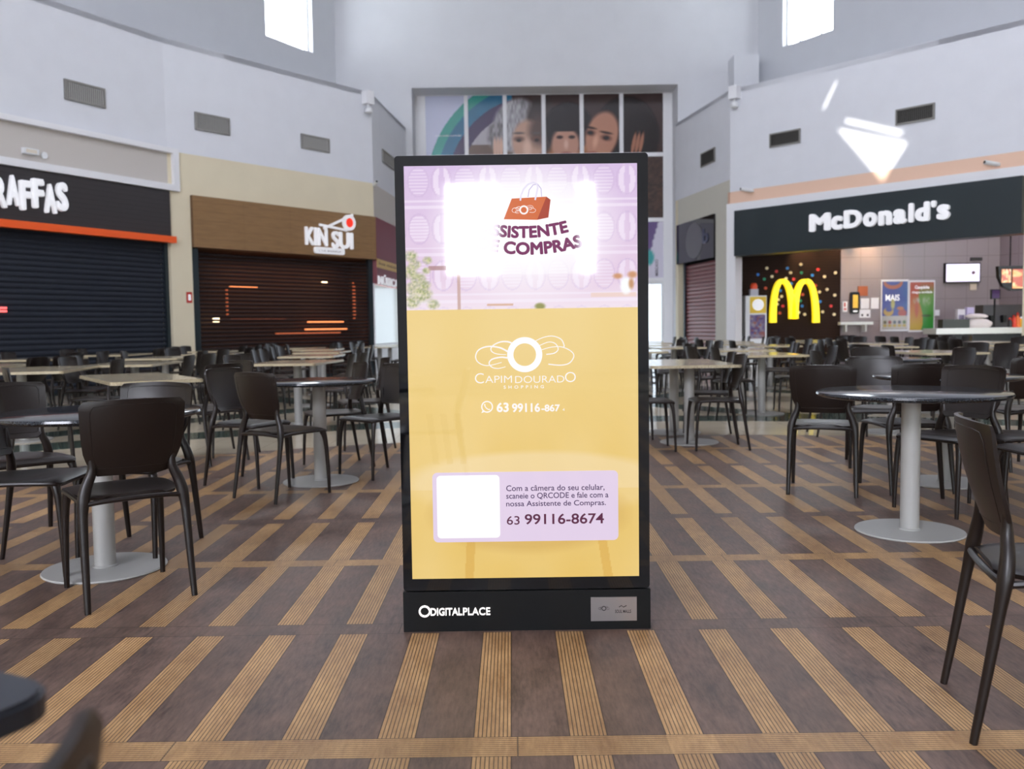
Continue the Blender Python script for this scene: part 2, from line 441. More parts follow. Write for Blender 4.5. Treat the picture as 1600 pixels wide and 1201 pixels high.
m_gloss = mat('black_gloss_glass', (6, 7, 10), 0.04, spec=0.6)
m_chair = mat('brown_plastic', (28, 20, 17), 0.36, spec=0.42, noise=0.06, nscale=4)
m_granite = granite('black_granite', (26, 29, 33), (66, 70, 76), 0.13)
m_marble = granite('beige_granite', (190, 178, 150), (128, 112, 88), 0.15)
m_grey = mat('light_grey_powder_coat', (168, 167, 163), 0.4)
m_steel = mat('brushed_steel', (170, 165, 165), 0.28, 0.9)
m_vent = mat('grey_vent_metal', (140, 138, 134), 0.5, 0.3)
m_ventd = mat('vent_cavity', (60, 58, 55), 0.8)
m_red = mat('red_paint', (190, 50, 40), 0.5)
m_pane = glass_mat('clear_glass')
m_door_glass = glass_mat('tinted_door_glass', (0.28, 0.29, 0.3), 0.06)
m_metal = mat('white_lacquered_metal', (228, 230, 232), 0.4)
m_kitchen = striped('pinkish_grey_tiles', (138, 126, 128), (106, 96, 97), 0, 0.58, 0.018, 0.35, 0.03, seams=(2, 0.58, 0.018))
m_mbrown = striped('chocolate_brick_tiles', (40, 25, 18), (24, 16, 13), 2, 0.075, 0.12, 0.7, 0.1)
m_mbrown.node_tree.nodes['Principled BSDF'].inputs['Specular IOR Level'].default_value = 0.15
m_yel = mat('glowing_yellow', (250, 225, 40), 0.4, emit=(252, 226, 30), es=0.85)
m_counter = mat('white_counter', (225, 226, 220), 0.3)
m_dark = mat('dark_backing', (20, 20, 23), 0.6)
m_warm = mat('warm_glow', (255, 170, 110), 0.5, emit=(255, 150, 90), es=1.6)
m_warmdim = mat('warm_glow_dim', (200, 110, 70), 0.5, emit=(210, 110, 70), es=0.6)
m_bulb = mat('lamp_glow', (255, 230, 190), 0.5, emit=(255, 225, 180), es=6)

def quad_wall(name, wall, s0, s1, z0, z1, m, th=0.2, out=0.0, kind='structure', **k):
    mb = MB().box(s0, s1, -out, -out + th, z0, z1)
    return wmesh(mb, name, m, wall, s0, z0, kind=kind, **k)

# ------------------------------------------------------------------ floor, roof
mb = MB(); mb.box(-26, 30, -20, 28.4, -0.2, 0.0); fl = mb.build('floor', m_floor); tag(fl, kind='structure')
mb = MB(); mb.box(-40, 44, 28.4, 60, -0.25, -0.05); gd = mb.build('floor', mat('outdoor_paving', (190, 188, 182), 0.8)); tag(gd, kind='structure')

# plan of the hall
L = [(-15.0, -8.0), (-14.4, 1.0), (-12.6, 7.2), (-10.15, 12.80), (-6.98, 18.55), (-3.45, 23.0), (-3.05, 27.0)]
Rr = [(4.95, 27.0), (5.65, 23.2), (10.3, 18.1), (14.2, 12.3), (16.6, 6.0), (17.6, -1.0), (17.4, -8.0)]
WL = [Wall(L[i], L[i + 1]) for i in range(6)]
WR = [Wall(Rr[i], Rr[i + 1]) for i in range(6)]
W_gir, W_kin, W_mus = WL[3], WL[4], WL[5]
W_sml, W_mcd = WR[0], WR[1]
LEDGE = 7.08; CRM = 4.82

def front(Y): return Wall((0, Y), (1, Y))
F27 = front(27.0); F28 = front(27.9)
# white fascia ring
for i, wl in enumerate(WL): quad_wall('wall_left', wl, 0, wl.len, CRM, LEDGE, m_white, 0.2)
for i, wl in enumerate(WR): quad_wall('wall_right', wl, 0, wl.len, CRM, LEDGE, m_white, 0.2)
for wl in WL[:3]: quad_wall('wall_left', wl, 0, wl.len, 0, CRM, m_cream, 0.2)
for wl in WR[2:]: quad_wall('wall_right', wl, 0, wl.len, 0, CRM, m_cream, 0.2)
# upper wall, set back behind the ledge
UL = [(-17.5, -8.0), (-17.0, 1.0), (-15.2, 8.5), (-12.2, 15.0), (-8.95, 20.0), (-5.07, 27.0)]
UR = [(7.4, 27.0), (11.75, 20.0), (16.2, 13.6), (19.0, 6.5), (20.0, -1.0), (19.9, -8.0)]
TOP = 13.2
def upper(name, wl, win=None):
    if not win:
        quad_wall(name, wl, 0, wl.len, LEDGE - 0.1, TOP, m_upper, 0.3); return
    a, b, z0, z1 = win
    mb = MB().box(0, a, 0, 0.35, LEDGE - 0.1, TOP).box(b, wl.len, 0, 0.35, LEDGE - 0.1, TOP).box(a, b, 0, 0.35, LEDGE - 0.1, z0).box(a, b, 0, 0.35, z1, TOP)
    wmesh(mb, name, m_upper, wl, 0, LEDGE - 0.1, kind='structure')
WU = [Wall(UL[i], UL[i + 1]) for i in range(5)]
WV = [Wall(UR[i], UR[i + 1]) for i in range(5)]
for wl in WU[:4]: upper('wall_left', wl)
for wl in WV[1:]: upper('wall_right', wl)
def window(idx, wl, xa, xb, yb, bars):
    a, z0 = wl.at(xa, yb[0]); b, z1 = wl.at(xb, yb[1])
    zb = (z0 + z1) / 2; zt = zb + 2.6
    upper('wall_left' if idx == 1 else 'wall_right', wl, (a, b, zb, zt))
    mb = MB(); y0, y1 = 0.16, 0.22; f = 0.05
    mb.box(a, b, y0, y1, zb, zb + f).box(a, b, y0, y1, zt - f, zt).box(a, a + f, y0, y1, zb, zt).box(b - f, b, y0, y1, zb, zt)
    fr = wmesh(mb, 'window_%d' % idx, m_metal, wl, a, zb, kind='structure')
    for t in bars:
        c = a + (b - a) * t
        MB().box(c - 0.025, c + 0.025, y0, y1, zb + f, zt - f).build('mullion', m_metal, fr, (a, 0, zb))
    MB().box(a + f, b - f, 0.185, 0.195, zb + f, zt - f).build('pane', m_pane, fr, (a, 0, zb))
window(1, WU[4], 416, 489, (56, 82), [])
window(2, WV[0], 1223, 1301, (73, 47), [0.27, 0.7])
# ledge between fascia and the set-back wall
Lp = L[:]; mb = MB()
def strip(A, B):
    n = max(len(A), len(B))
    def samp(P, t):
        x = t * (len(P) - 1); i = min(int(x), len(P) - 2); f = x - i
        return (P[i][0] + (P[i + 1][0] - P[i][0]) * f, P[i][1] + (P[i + 1][1] - P[i][1]) * f)
    k = 24
    for i in range(k):
        a, b = samp(A, i / k), samp(A, (i + 1) / k); c, d = samp(B, (i + 1) / k), samp(B, i / k)
        mb.plate([a, b, c, d], LEDGE - 0.12, LEDGE - 0.005)
strip([L[0], L[1], L[2], L[3], L[4], L[5], L[6]], UL + [(-3.05, 27.0)])
strip([Rr[0], Rr[1], Rr[2], Rr[3], Rr[4], Rr[5], Rr[6]], [(4.95, 27.0)] + UR)
tag(mb.build('trim_1', m_white), kind='structure')
# back wall with the entrance portal
pl, pz = F27.at(643, 136); pr, pz2 = F27.at(1059, 133); pz = (pz + pz2) / 2
mb = MB().box(-5.3, pl, 0, 0.9, 0, TOP).box(pr, 7.6, 0, 0.9, 0, TOP).box(pl, pr, 0, 0.9, pz, TOP)
wmesh(mb, 'wall_back', m_back, F27, 0, 0, kind='structure')
# box pier on the ledge at the right
wp = front(26.3); a, z = wp.at(1147, 85); b, _ = wp.at(1186, 85)
wmesh(MB().box(a, b, 0, 1.0, LEDGE, z), 'wall_back', m_back, wp, a, LEDGE, kind='structure')
# walls behind the camera
F_rear = Wall((17.4, -15.0), (-15.0, -15.0))     # faces +Y side
mb = MB()
wins = [(-1.58, -0.22, 2.35, 4.6), (1.6, 2.08, 2.35, 4.6), (4.2, 6.4, 1.4, 5.0), (-7.2, -4.6, 1.4, 5.0)]
xs = [-15.2]
for x0, x1, z0, z1 in sorted(wins):
    mb.box(xs[-1], x0, -15.3, -15.0, 0, TOP); mb.box(x0, x1, -15.3, -15.0, 0, z0); mb.box(x0, x1, -15.3, -15.0, z1, TOP); xs.append(x1)
mb.box(xs[-1], 17.6, -15.3, -15.0, 0, TOP)
mb.box(-15.3, -15.0, -15.3, -8, 0, TOP); mb.box(17.4, 17.7, -15.3, -8, 0, TOP)
mb.box(-17.8, -15.0, -8.2, -8, LEDGE, TOP); mb.box(17.4, 20.2, -8.2, -8, LEDGE, TOP)
tag(mb.build('wall_rear', m_white), kind='structure')
for k, (x0, x1, z0, z1) in enumerate(sorted(wins)):
    f = 0.05; mb = MB().box(x0, x1, -15.2, -15.1, z0, z0 + f).box(x0, x1, -15.2, -15.1, z1 - f, z1).box(x0, x0 + f, -15.2, -15.1, z0, z1).box(x1 - f, x1, -15.2, -15.1, z0, z1)
    tag(mb.build('window_%d' % (k + 4), m_metal), kind='structure')
# unseen roof, its openings invented to shape the sun patches on the wall
def to_roof(s, z):
    x, y = W_mcd.pt(s); t = (TOP - z) / -SUN_DIR.z
    return (x - SUN_DIR.x * t, y - SUN_DIR.y * t)
tri = [to_roof(*W_mcd.at(*p)) for p in ((1306, 199), (1419, 222), (1379, 284))]
slot = [to_roof(*W_mcd.at(*p)) for p in ((1320, 184), (1410, 204), (1409, 213), (1322, 192))]
slash = [to_roof(*W_mcd.at(*p)) for p in ((1306, 125), (1309, 126), (1288, 172), (1285, 170))]
cu = bpy.data.curves.new('roof', 'CURVE'); cu.dimensions = '2D'; cu.fill_mode = 'BOTH'; cu.extrude = 0.02
for poly in ([(-24, -18), (26, -18), (26, 30), (-24, 30)], tri, slot, slash):
    sp = cu.splines.new('POLY'); sp.points.add(len(poly) - 1); sp.use_cyclic_u = True
    for i, p in enumerate(poly): sp.points[i].co = (p[0], p[1], 0, 1)
ro = bpy.data.objects.new('roof', cu); C.objects.link(ro); bpy.context.view_layer.update()
me = bpy.data.meshes.new_from_object(ro.evaluated_get(bpy.context.evaluated_depsgraph_get()))
bpy.data.objects.remove(ro)
ce = bpy.data.objects.new('ceiling', me); C.objects.link(ce); ce.location = (0, 0, TOP); me.materials.clear(); me.materials.append(m_upper); tag(ce, kind='structure')

# ------------------------------------------------------------------ entrance glazing with its printed mural
gx0, gzt = F28.at(664, 150); gx1, _ = F28.at(1036, 148)
colx = [gx0] + [F28.at(x, 200)[0] for x in (728.5, 789, 849.5, 909, 971)] + [gx1]
rowz = [gzt, F28.at(1024, 241)[1], F28.at(1024, 343)[1], F28.at(1024, 437)[1]]
dl, dr = pl - 0.15, pr + 0.15
mb = MB()
mb.box(dl, gx0, 0, 0.12, 0, pz + 0.15); mb.box(gx1, dr, 0, 0.12, 0, pz + 0.15); mb.box(gx0, gx1, 0, 0.12, gzt, pz + 0.15)
for x in colx[1:-1]: mb.box(x - 0.06, x + 0.06, 0, 0.12, rowz[3], gzt)
for z in rowz[1:]: mb.box(gx0, gx1, -0.003, 0.12, z - 0.06, z + 0.06)
win = wmesh(mb, 'window_3', m_trim, F28, gx0, 0, kind='structure')
def ell(x, y, cx, cy, rx, ry, soft=0.12, rot=0.0):
    c, s = math.cos(rot), math.sin(rot); dx, dy = x - cx, y - cy
    u, v = (dx * c + dy * s) / rx, (-dx * s + dy * c) / ry
    d = math.sqrt(u * u + v * v)
    return max(0.0, min(1.0, (1 + soft - d) / (2 * soft)))
def lerp(a, b, t): return tuple(a[i] + (b[i] - a[i]) * t for i in range(3))
def vnoise(x, y):
    def h(i, j): return (math.sin(i * 127.1 + j * 311.7) * 43758.5453) % 1.0
    i, j = math.floor(x), math.floor(y); f, g = x - i, y - j
    f = f * f * (3 - 2 * f); g = g * g * (3 - 2 * g)
    return (h(i, j) * (1 - f) + h(i + 1, j) * f) * (1 - g) + (h(i, j + 1) * (1 - f) + h(i + 1, j + 1) * f) * g
def mural(x, y):
    if y > 343:
        c = (212, 208, 224)
        if x > 1005 and (x - 1005) * 0.9 + (y - 343) * 0.25 < 22 : c = (104, 84, 132)
        c = lerp(c, (60, 160, 160), ell(x, y, 1014, 402, 7, 12))
        return c
    if y > 241: return lerp((48, 36, 34), (92, 66, 54), vnoise(x / 4, y / 3))
    bg = lerp((122, 76, 48), (170, 112, 74), vnoise(x / 26, y / 6))
    if x < 835: bg = lerp((158, 152, 158), (205, 200, 204), vnoise(x / 5, 1))
    if x < 800 and y > 225: bg = (96, 72, 58)
    c = bg
    d = math.hypot(x - 836, (y - 292))
    if d > 121: c = (56, 40, 78)
    if d > 140: c = (34, 106, 140)
    if d > 158: c = (50, 150, 138)
    if d > 172: c = (196, 200, 222)
    if d > 121 and x > 800: c = (60, 42, 40)
    # silver haired woman
    hair = (150, 148, 152)
    n = vnoise(x / 2.5, y / 7)
    c = lerp(c, lerp((116, 112, 116), (196, 194, 198), n), ell(x, y, 806, 196, 36, 42, 0.08, 0.4))
    c = lerp(c, lerp((90, 84, 86), (176, 172, 176), n), ell(x, y, 778, 212, 17, 22, 0.2))
    c = lerp(c, (56, 44, 42), ell(x, y, 846, 196, 24, 44, 0.15))
    c = lerp(c, (190, 152, 132), ell(x, y, 824, 222, 25, 34, 0.12))
    c = lerp(c, (92, 72, 66), ell(x, y, 842, 205, 16, 22, 0.4))
    c = lerp(c, (216, 178, 158), ell(x, y, 823, 232, 6, 14, 0.5))
    for ex in (810, 838):
        c = lerp(c, (110, 78, 68), ell(x, y, ex, 217, 8, 4, 0.4)); c = lerp(c, (42, 30, 28), ell(x, y, ex, 219, 3.6, 2.6, 0.3))
        c = lerp(c, (96, 84, 80), ell(x, y, ex, 208, 9, 1.8, 0.4))
    for hx in (772, 777, 782): c = lerp(c, (206, 168, 148), ell(x, y, hx, 230, 2.8, 16, 0.25))
    # fringe haired girl
    c = lerp(c, (30, 22, 24), ell(x, y, 888, 200, 38, 38, 0.06))
    c = lerp(c, (186, 138, 118), ell(x, y, 883, 226, 22, 26, 0.12))
    if y < 207: c = lerp(c, (28, 20, 22), ell(x, y, 884, 196, 28, 16, 0.1))
    for ex in (874, 893): c = lerp(c, (40, 26, 26), ell(x, y, ex, 215, 5, 2.6, 0.35))
    c = lerp(c, (214, 170, 150), ell(x, y, 884, 226, 3.5, 7, 0.5)); c = lerp(c, (150, 92, 84), ell(x, y, 884, 240, 9, 2.5, 0.3))
    # dark haired woman
    c = lerp(c, (34, 24, 24), ell(x, y, 978, 200, 46, 46, 0.06, 0.2))
    c = lerp(c, (32, 22, 22), ell(x, y, 1004, 215, 26, 40, 0.1))
    c = lerp(c, (184, 130, 106), ell(x, y, 940, 214, 25, 38, 0.1, 0.3))
    for ex, ey in ((922, 209), (947, 217)):
        c = lerp(c, (104, 66, 54), ell(x, y, ex, ey, 8, 4.4, 0.4, 0.2)); c = lerp(c, (34, 22, 22), ell(x, y, ex, ey, 4.4, 2.8, 0.3)); c = lerp(c, (50, 32, 28), ell(x, y, ex, ey - 8, 10, 1.8, 0.3, 0.2))
    c = lerp(c, (214, 160, 134), ell(x, y, 930, 222, 4, 10, 0.5, 0.2)); c = lerp(c, (150, 86, 74), ell(x, y, 925, 240, 8, 2.5, 0.3))
    for hx in (990, 996, 1002): c = lerp(c, (168, 112, 88), ell(x, y, hx, 226, 2.8, 17, 0.25, 0.2))
    return c
m_mural = art('printed_film', 0.0, 0.25)
for r in range(3):
    for k in range(6):
        x0, x1 = colx[k] + 0.06, colx[k + 1] - 0.06
        if k == 0: x0 = gx0 + 0.001
        if k == 5: x1 = gx1 - 0.001
        z1, z0 = rowz[r] - (0.06 if r else 0.001), rowz[r + 1] + 0.06
        if r and k < 5 and k > 0: nx, nz = 6, 6
        elif r: nx, nz = 24, 30
        else: nx, nz = 56, 84
        def paint(u, v, x0=x0, x1=x1, z0=z0, z1=z1):
            X = x0 + (x1 - x0) * u; Z = z0 + (z1 - z0) * v
            return mural(664 + (X - gx0) / (gx1 - gx0) * 372, 150 + (gzt - Z) / (gzt - rowz[3]) * 287)
        p = sheet_obj('pane', m_mural, print_sheet(x0, x1, z0, z1, 0.05, 0.012, nx, nz, paint), win, (gx0, 0, 0))
# small vertical lettering on the lowest film, small address line under the mural's corner
mb = MB(); vs, fs = letters('MERCADO', 0.01, 0.5)
xa, za = F28.at(1024.5, 436); _, zb = F28.at(1024.5, 403)
mx = max(v.x for v in vs)
mb.add([(xa + 0.05 - v.y * 0.13 + 0.03, 0.03 + 0.004 * v.z, za + 0.1 + (zb - za - 0.14) * v.x / mx) for v in vs], fs)
mb.build('lettering', mat('dark_grey_ink', (84, 80, 92), 0.5), win, (gx0, 0, 0))
mb = MB(); a, z0 = F28.at(680, 213); b, z1 = F28.at(721, 209.5); text(mb, 'mercado.com.br', a, b, z0, z1, 0.036, 0.003)
mb.build('lettering', mat('white_ink', (235, 238, 240), 0.5), win, (gx0, 0, 0))
# entrance doors under the transom
dh = rowz[3] - 0.062
nd = 4; dw = (gx1 - gx0) / nd
for k in range(nd):
    a, b = gx0 + dw * k + 0.004, gx0 + dw * (k + 1) - 0.004
    mb = MB().box(a, a + 0.06, 0.02, 0.08, 0.005, dh).box(b - 0.06, b, 0.02, 0.08, 0.005, dh).box(a + 0.06, b - 0.06, 0.02, 0.08, 0.005, 0.12).box(a + 0.06, b - 0.06, 0.02, 0.08, dh - 0.07, dh)
    d = wmesh(mb, 'door_%d' % (k + 1), m_metal, F28, a, 0, kind='structure')
    MB().box(a + 0.06, b - 0.06, 0.045, 0.055, 0.12, dh - 0.07).build('pane', m_door_glass, d, (a, 0, 0))
    hx = b - 0.12 if k % 2 == 0 else a + 0.12
    MB().tube([(hx, -0.03, 0.9), (hx, -0.03, 1.4)], 0.014, 10).tube([(hx, -0.03, 0.95), (hx, 0.045, 0.95)], 0.01).tube([(hx, -0.03, 1.35), (hx, 0.045, 1.35)], 0.01).build('door_handle', m_steel, d, (a, 0, 0))

# ------------------------------------------------------------------ shopfronts
def shutter(wl, a, b, ztop, pitch, slat, m, label, depth=0.12, rail=0.09, gapback=False):
    t, o = wthing('roller_shutter', label, 'shutter', wl, a, 0, out=-depth)
    y = depth
    mb = MB(); n = int(ztop / pitch)
    for k in range(n):
        z = 0.02 + k * pitch
        mb.add([(a + rail, y + 0.012, z), (b - rail, y + 0.012, z), (b - rail, y - 0.006, z + slat * 0.35), (a + rail, y - 0.006, z + slat * 0.35),
                (b - rail, y - 0.006, z + slat * 0.65), (a + rail, y - 0.006, z + slat * 0.65), (b - rail, y + 0.012, z + slat), (a + rail, y + 0.012, z + slat)],
               [(0, 1, 2, 3), (3, 2, 4, 5), (5, 4, 6, 7), (0, 7, 6, 1)])
    sl = mb.build('slats', m, t, o)
    for x in (a, b - rail): MB().box(x, x + rail, y - 0.05, y + 0.05, 0, ztop).build('guide_rail', m_rail, t, o)
    MB().box(a + rail, b - rail, y - 0.02, y + 0.03, 0.0, 0.06).build('bottom_bar', m_rail, t, o)
    return t, o
# -- left shop: charcoal fascia, orange bar
ga, _ = W_gir.at(0, 342); gb, zt = W_gir.at(263, 298); _, zo = W_gir.at(265, 370)
g0 = 0.02
sb = gb
quad_wall('wall_left', W_gir, sb, W_gir.len, 0, zt, m_cream, 0.3)
quad_wall('wall_left', W_gir, sb + 0.15, W_gir.len, zt, CRM, m_cream, 0.3)
quad_wall('wall_left', W_gir, 0, sb + 0.15, zt, CRM, m_greige, 0.3)
quad_wall('wall_left', W_gir, -0.8, sb + 0.6, 0, zt, m_dark, 0.1, -0.32)  # dark backing sheet added to stop sky showing through the slats
t, o = wthing('shop_sign', 'charcoal boarded shop fascia with chunky white letters above the leftmost shutter', 'sign', W_gir, g0, zo)
MB().box(g0, sb - 0.01, -0.05, 0.25, zo, zt - 0.01).build('sign_board', m_dkplank, t, o)
mb = MB()
cutR = W_gir.at(107, 300, 0.12); la = W_gir.at(0, 300, 0.12)
_, zlo = W_gir.at(60, 328, 0.12); _, zhi = W_gir.at(60, 282, 0.12)
wR = (cutR[0] - la[0]) / 5.45
word = 'GIRAFFAS'; xcur = cutR[0] - wR * 7.35
for i, ch in enumerate(word):
    wd = wR * (0.5 if ch == 'I' else 0.98); dz = 0.03 * (1 if i % 2 else -1)
    if xcur > 0.05: text(mb, ch, xcur, xcur + wd * 0.9, zlo + dz, zhi + dz, -0.05, 0.08, bold=0.04)
    xcur += wd
mb.build('lettering', m_letter, t, o)
_, zo2 = W_gir.at(265, 378)
wmesh(MB().box(g0, sb + 0.03, -0.16, -0.02, zo - 0.13, zo), 'orange_bar', m_orange, W_gir, g0, zo - 0.13, 'bright orange metal bar running under the charcoal shop fascia', 'bar')
shutter(W_gir, g0, sb, zo - 0.02, 0.1, 0.096, m_shut, 'navy black roller shutter, the leftmost, pulled down under the orange bar')
# frame above the charcoal fascia
mb = MB(); fz0 = zt; fz1 = CRM
mb.box(0, sb + 0.22, -0.1, 0.0, fz0, fz0 + 0.13).box(0, sb + 0.22, -0.1, 0.0, fz1 - 0.05, fz1 + 0.05).box(sb + 0.08, sb + 0.22, -0.1, 0.0, fz0 + 0.13, fz1 - 0.05)
wmesh(mb, 'trim_2', m_trim, W_gir, 0, fz0, kind='structure')
# glowing lights behind the left shutter (seen as a red glint)
a, z = W_gir.at(3, 481); wmesh(MB().box(a - 0.25, a + 0.12, 0.05, 0.1, z - 0.015, z + 0.02).box(a - 0.25, a + 0.12, 0.05, 0.1, z - 0.07, z - 0.035), 'indicator_lamp', mat('red_led', (255, 90, 80), 0.4, emit=(255, 110, 110), es=1.5), W_gir, a, z, 'small glowing red lamp on the leftmost shutter at the photo edge', 'lamp')
# -- Japanese shop: oak fascia
ka, kz1 = W_kin.at(300, 303, 0.08); kb, kz2 = W_kin.at(588, 340, 0.08); _, kz3 = W_kin.at(302, 386, 0.08); _, kz4 = W_kin.at(588, 405, 0.08)
kt = (kz1 + kz2) / 2; kl = (kz3 + kz4) / 2
ka = max(ka, 0.3); kb = W_kin.len - 0.02
quad_wall('wall_left', W_kin, 0, ka, 0, CRM, m_cream, 0.3)
quad_wall('wall_left', W_kin, ka, W_kin.len, kt, CRM, m_cream, 0.3)
t, o = wthing('shop_sign', 'oak boarded fascia with white serif letters, chopsticks and a red sushi roll emblem', 'sign', W_kin, ka, kl)
MB().box(ka, kb, -0.08, 0.25, kl, kt).build('sign_board', m_wood, t, o)
def kp(x, y): return W_kin.at(x, y, 0.1)
mb = MB(); a, z0 = kp(477, 383); b, _ = kp(551, 388)
_, z1 = kp(477, 354); z1a = z1; _, zb0 = kp(551, 387); _, zb1 = kp(551, 361)
c1, _ = kp(511, 380); c2, _ = kp(518.5, 380)
zz0 = (z0 + zb0) / 2; zz1 = (z1a + zb1) / 2
text(mb, 'KIN', a, c1, zz0, zz1, -0.08, 0.05, bold=0.028)
text(mb, 'SUI', c2, b, zz0 - 0.03, zz1 - 0.04, -0.08, 0.05, bold=0.028)
mb.build('lettering', m_letter, t, o)
mb = MB(); mb.ribbon([kp(498, 351), kp(541, 360)], 0.05, -0.15, -0.1); mb.ribbon([kp(504, 357), kp(549, 336)], 0.05, -0.17, -0.12)
mb.build('chopsticks', m_letter, t, o)
mb = MB(); rc, rz = kp(544.5, 348); ring(rc, rz, 0.19, 0.12, -0.15, -0.08, mb); mb.build('emblem_ring', m_letter, t, o)
mb = MB(); disc(rc, rz, 0.115, -0.14, -0.08, mb); mb.build('emblem_disc', mat('red_acrylic', (235, 50, 30), 0.4, emit=(235, 50, 30), es=0.5), t, o)
mb = MB(); a, z0 = kp(491, 396); b, z1 = kp(537, 390); zc = (z0 + z1) / 2; mb.prism(rrect(a, b, zc - 0.06, zc + 0.09, 0.05), -0.14, -0.08)
pl_ = mb.build('name_plate', m_letter, t, o)
mb = MB(); text(mb, 'CULINÁRIA', a + 0.1, b - 0.1, zc - 0.02, zc + 0.05, -0.14, 0.004); mb.build('plate_lettering', mat('grey_ink', (150, 140, 130), 0.5), pl_, o)
shutter(W_kin, ka + 0.05, kb, kl, 0.088, 0.056, m_shut2, 'bronze black roller shutter with warm lights glimpsed through its slots, under the oak fascia', 0.12, 0.14)
# room behind it
mb = MB(); D = 1.0
mb.box(ka + 0.05, kb, D, D + 0.1, 0, kl).box(ka - 0.05, ka + 0.05, 0.3, D, 0, kl).box(kb - 0.001, kb + 0.1, 0.3, D, 0, kl).box(ka, kb, 0.3, D, kl, kl + 0.1)
wmesh(mb, 'wall_left', mat('unlit_brown_wall', (70, 48, 38), 0.7), W_kin, ka, 0, kind='structure')
lamp('shop_glow', 'AREA', (*W_kin.pt(ka + 2.9, -0.55), 2.75), (*W_kin.pt(ka + 2.9, -0.7), 0), 16, (1.0, 0.5, 0.28), 3.6, 0.25)
def behind(x0, y0, x1, y1, name, m, label, cat, group=None, dep=0.8, th=0.06):
    a, za = W_kin.at(x0, y0, -dep); b, zb = W_kin.at(x1, y1, -dep); a, b = min(a, b), max(a, b); za, zb = min(za, zb), max(za, zb)
    a = max(a, ka + 0.1); b = min(b, kb - 0.05)
    wmesh(MB().prism(rrect(a, b, za, zb, min(b - a, zb - za) * 0.3), dep - th, dep), name, m, W_kin, a, za, label, cat, group)
behind(358, 447, 400, 450, 'strip_light', m_warm, 'upper left warm light strip glowing behind the bronze shutter', 'light')
behind(436, 446, 466, 449, 'strip_light', m_warmdim, 'dim upper middle light strip behind the bronze shutter', 'light')
behind(538, 444, 573, 447, 'strip_light', m_warmdim, 'dim upper right light strip behind the bronze shutter', 'light')
behind(360, 498, 445, 501, 'strip_light', m_warmdim, 'long low dim light strip behind the bronze shutter', 'light')
behind(480, 501, 535, 506, 'strip_light', m_warm, 'brightest low warm light strip behind the bronze shutter', 'light')
behind(476, 511, 540, 516, 'lit_shelf', m_warm, 'glowing food counter shelf behind the bronze shutter', 'shelf')
behind(430, 517, 530, 523, 'lit_shelf', m_warmdim, 'longer dimly lit shelf low behind the bronze shutter', 'shelf')
behind(502, 440, 509, 445, 'lamp', m_bulb, 'small white lamp behind the bronze shutter near its top', 'lamp')
behind(332, 497, 341, 503, 'lamp', m_bulb, 'small yellowish lamp low behind the left end of the bronze shutter', 'lamp')
behind(569, 449, 571.5, 494, 'strip_light', m_warmdim, 'vertical warm string of light behind the right end of the bronze shutter', 'light')
behind(352, 450, 355, 494, 'strip_light', m_warmdim, 'vertical dim strip of light behind the left end of the bronze shutter', 'light')
# -- music shop on the left side of the passage
quad_wall('wall_left', W_mus, 0, W_mus.len, 3.98, CRM, m_greige, 0.3)
t, o = wthing('shop_sign', 'burgundy shopfront panel with a yellow band beside the oak fascia', 'sign', W_mus, 0.03, 2.3)
_, y1 = W_mus.at(600, 408); _, y0 = W_mus.at(600, 421)
MB().box(0.03, 3.9, -0.04, 0.25, 2.3, 3.98).build('sign_board', mat('burgundy_panel', (118, 46, 56), 0.5), t, o)
MB().box(0.03, 3.9, -0.055, -0.04, y0, y1).build('yellow_band', mat('mustard_panel', (206, 172, 96), 0.5), t, o)
mb = MB(); text(mb, 'Sua música aqui', 0.12, 3.6, y0 + 0.06, y1 - 0.06, -0.055, 0.006); mb.build('band_lettering', mat('brown_ink', (110, 70, 40), 0.5), t, o)
_, za = W_mus.at(600, 446); _, zb = W_mus.at(600, 430); mb = MB(); text(mb, 'MÚSICA', 0.08, 2.4, za, zb, -0.04, 0.03, bold=0.02); mb.build('lettering', m_letter, t, o)
t, o = wthing('shop_window', 'pale lit shop window under the burgundy panel', 'window', W_mus, 0.03, 0)
MB().box(0.03, 3.9, 0.05, 0.2, 0.0, 0.75).build('plinth', m_trim, t, o)
MB().box(0.1, 3.85, 0.1, 0.12, 0.75, 2.28).build('lit_glass', mat('lit_shop_glass', (215, 222, 220), 0.1, emit=(205, 215, 215), es=0.3), t, o)
MB().box(0.03, 0.1, 0.05, 0.2, 0.75, 2.3).box(3.85, 3.9, 0.05, 0.2, 0.75, 2.3).build('window_frame', m_trim, t, o)
# -- small burgundy-shuttered shop on the right side of the passage
sa, zt1 = W_sml.at(1045, 355); sb2, zt2 = W_sml.at(1118, 336); _, zb1 = W_sml.at(1045, 414); _, zb2 = W_sml.at(1118, 404)
ztp, zbt = (zt1 + zt2) / 2, (zb1 + zb2) / 2
sb2 = min(sb2, W_sml.len - 0.15)
quad_wall('wall_right', W_sml, 0, max(sa, 0.2), 0, CRM, m_cream, 0.3)
quad_wall('wall_right', W_sml, max(sa, 0.2), W_sml.len, ztp, CRM, m_sand, 0.3)
quad_wall('wall_right', W_sml, sb2, W_sml.len, 0, ztp, m_sand, 0.3)
sa = max(sa, 0.2)
quad_wall('wall_right', W_sml, sa - 0.1, sb2 + 0.1, 0, ztp, m_dark, 0.1, -0.31)  # dark sheet added behind the burgundy shutter against sky leaking in
t, o = wthing('shop_sign', 'glossy black shop sign with a grey oval above the burgundy shutter', 'sign', W_sml, sa, zbt)
MB().box(sa, sb2, -0.05, 0.25, zbt, ztp).build('sign_board', m_gloss, t, o)
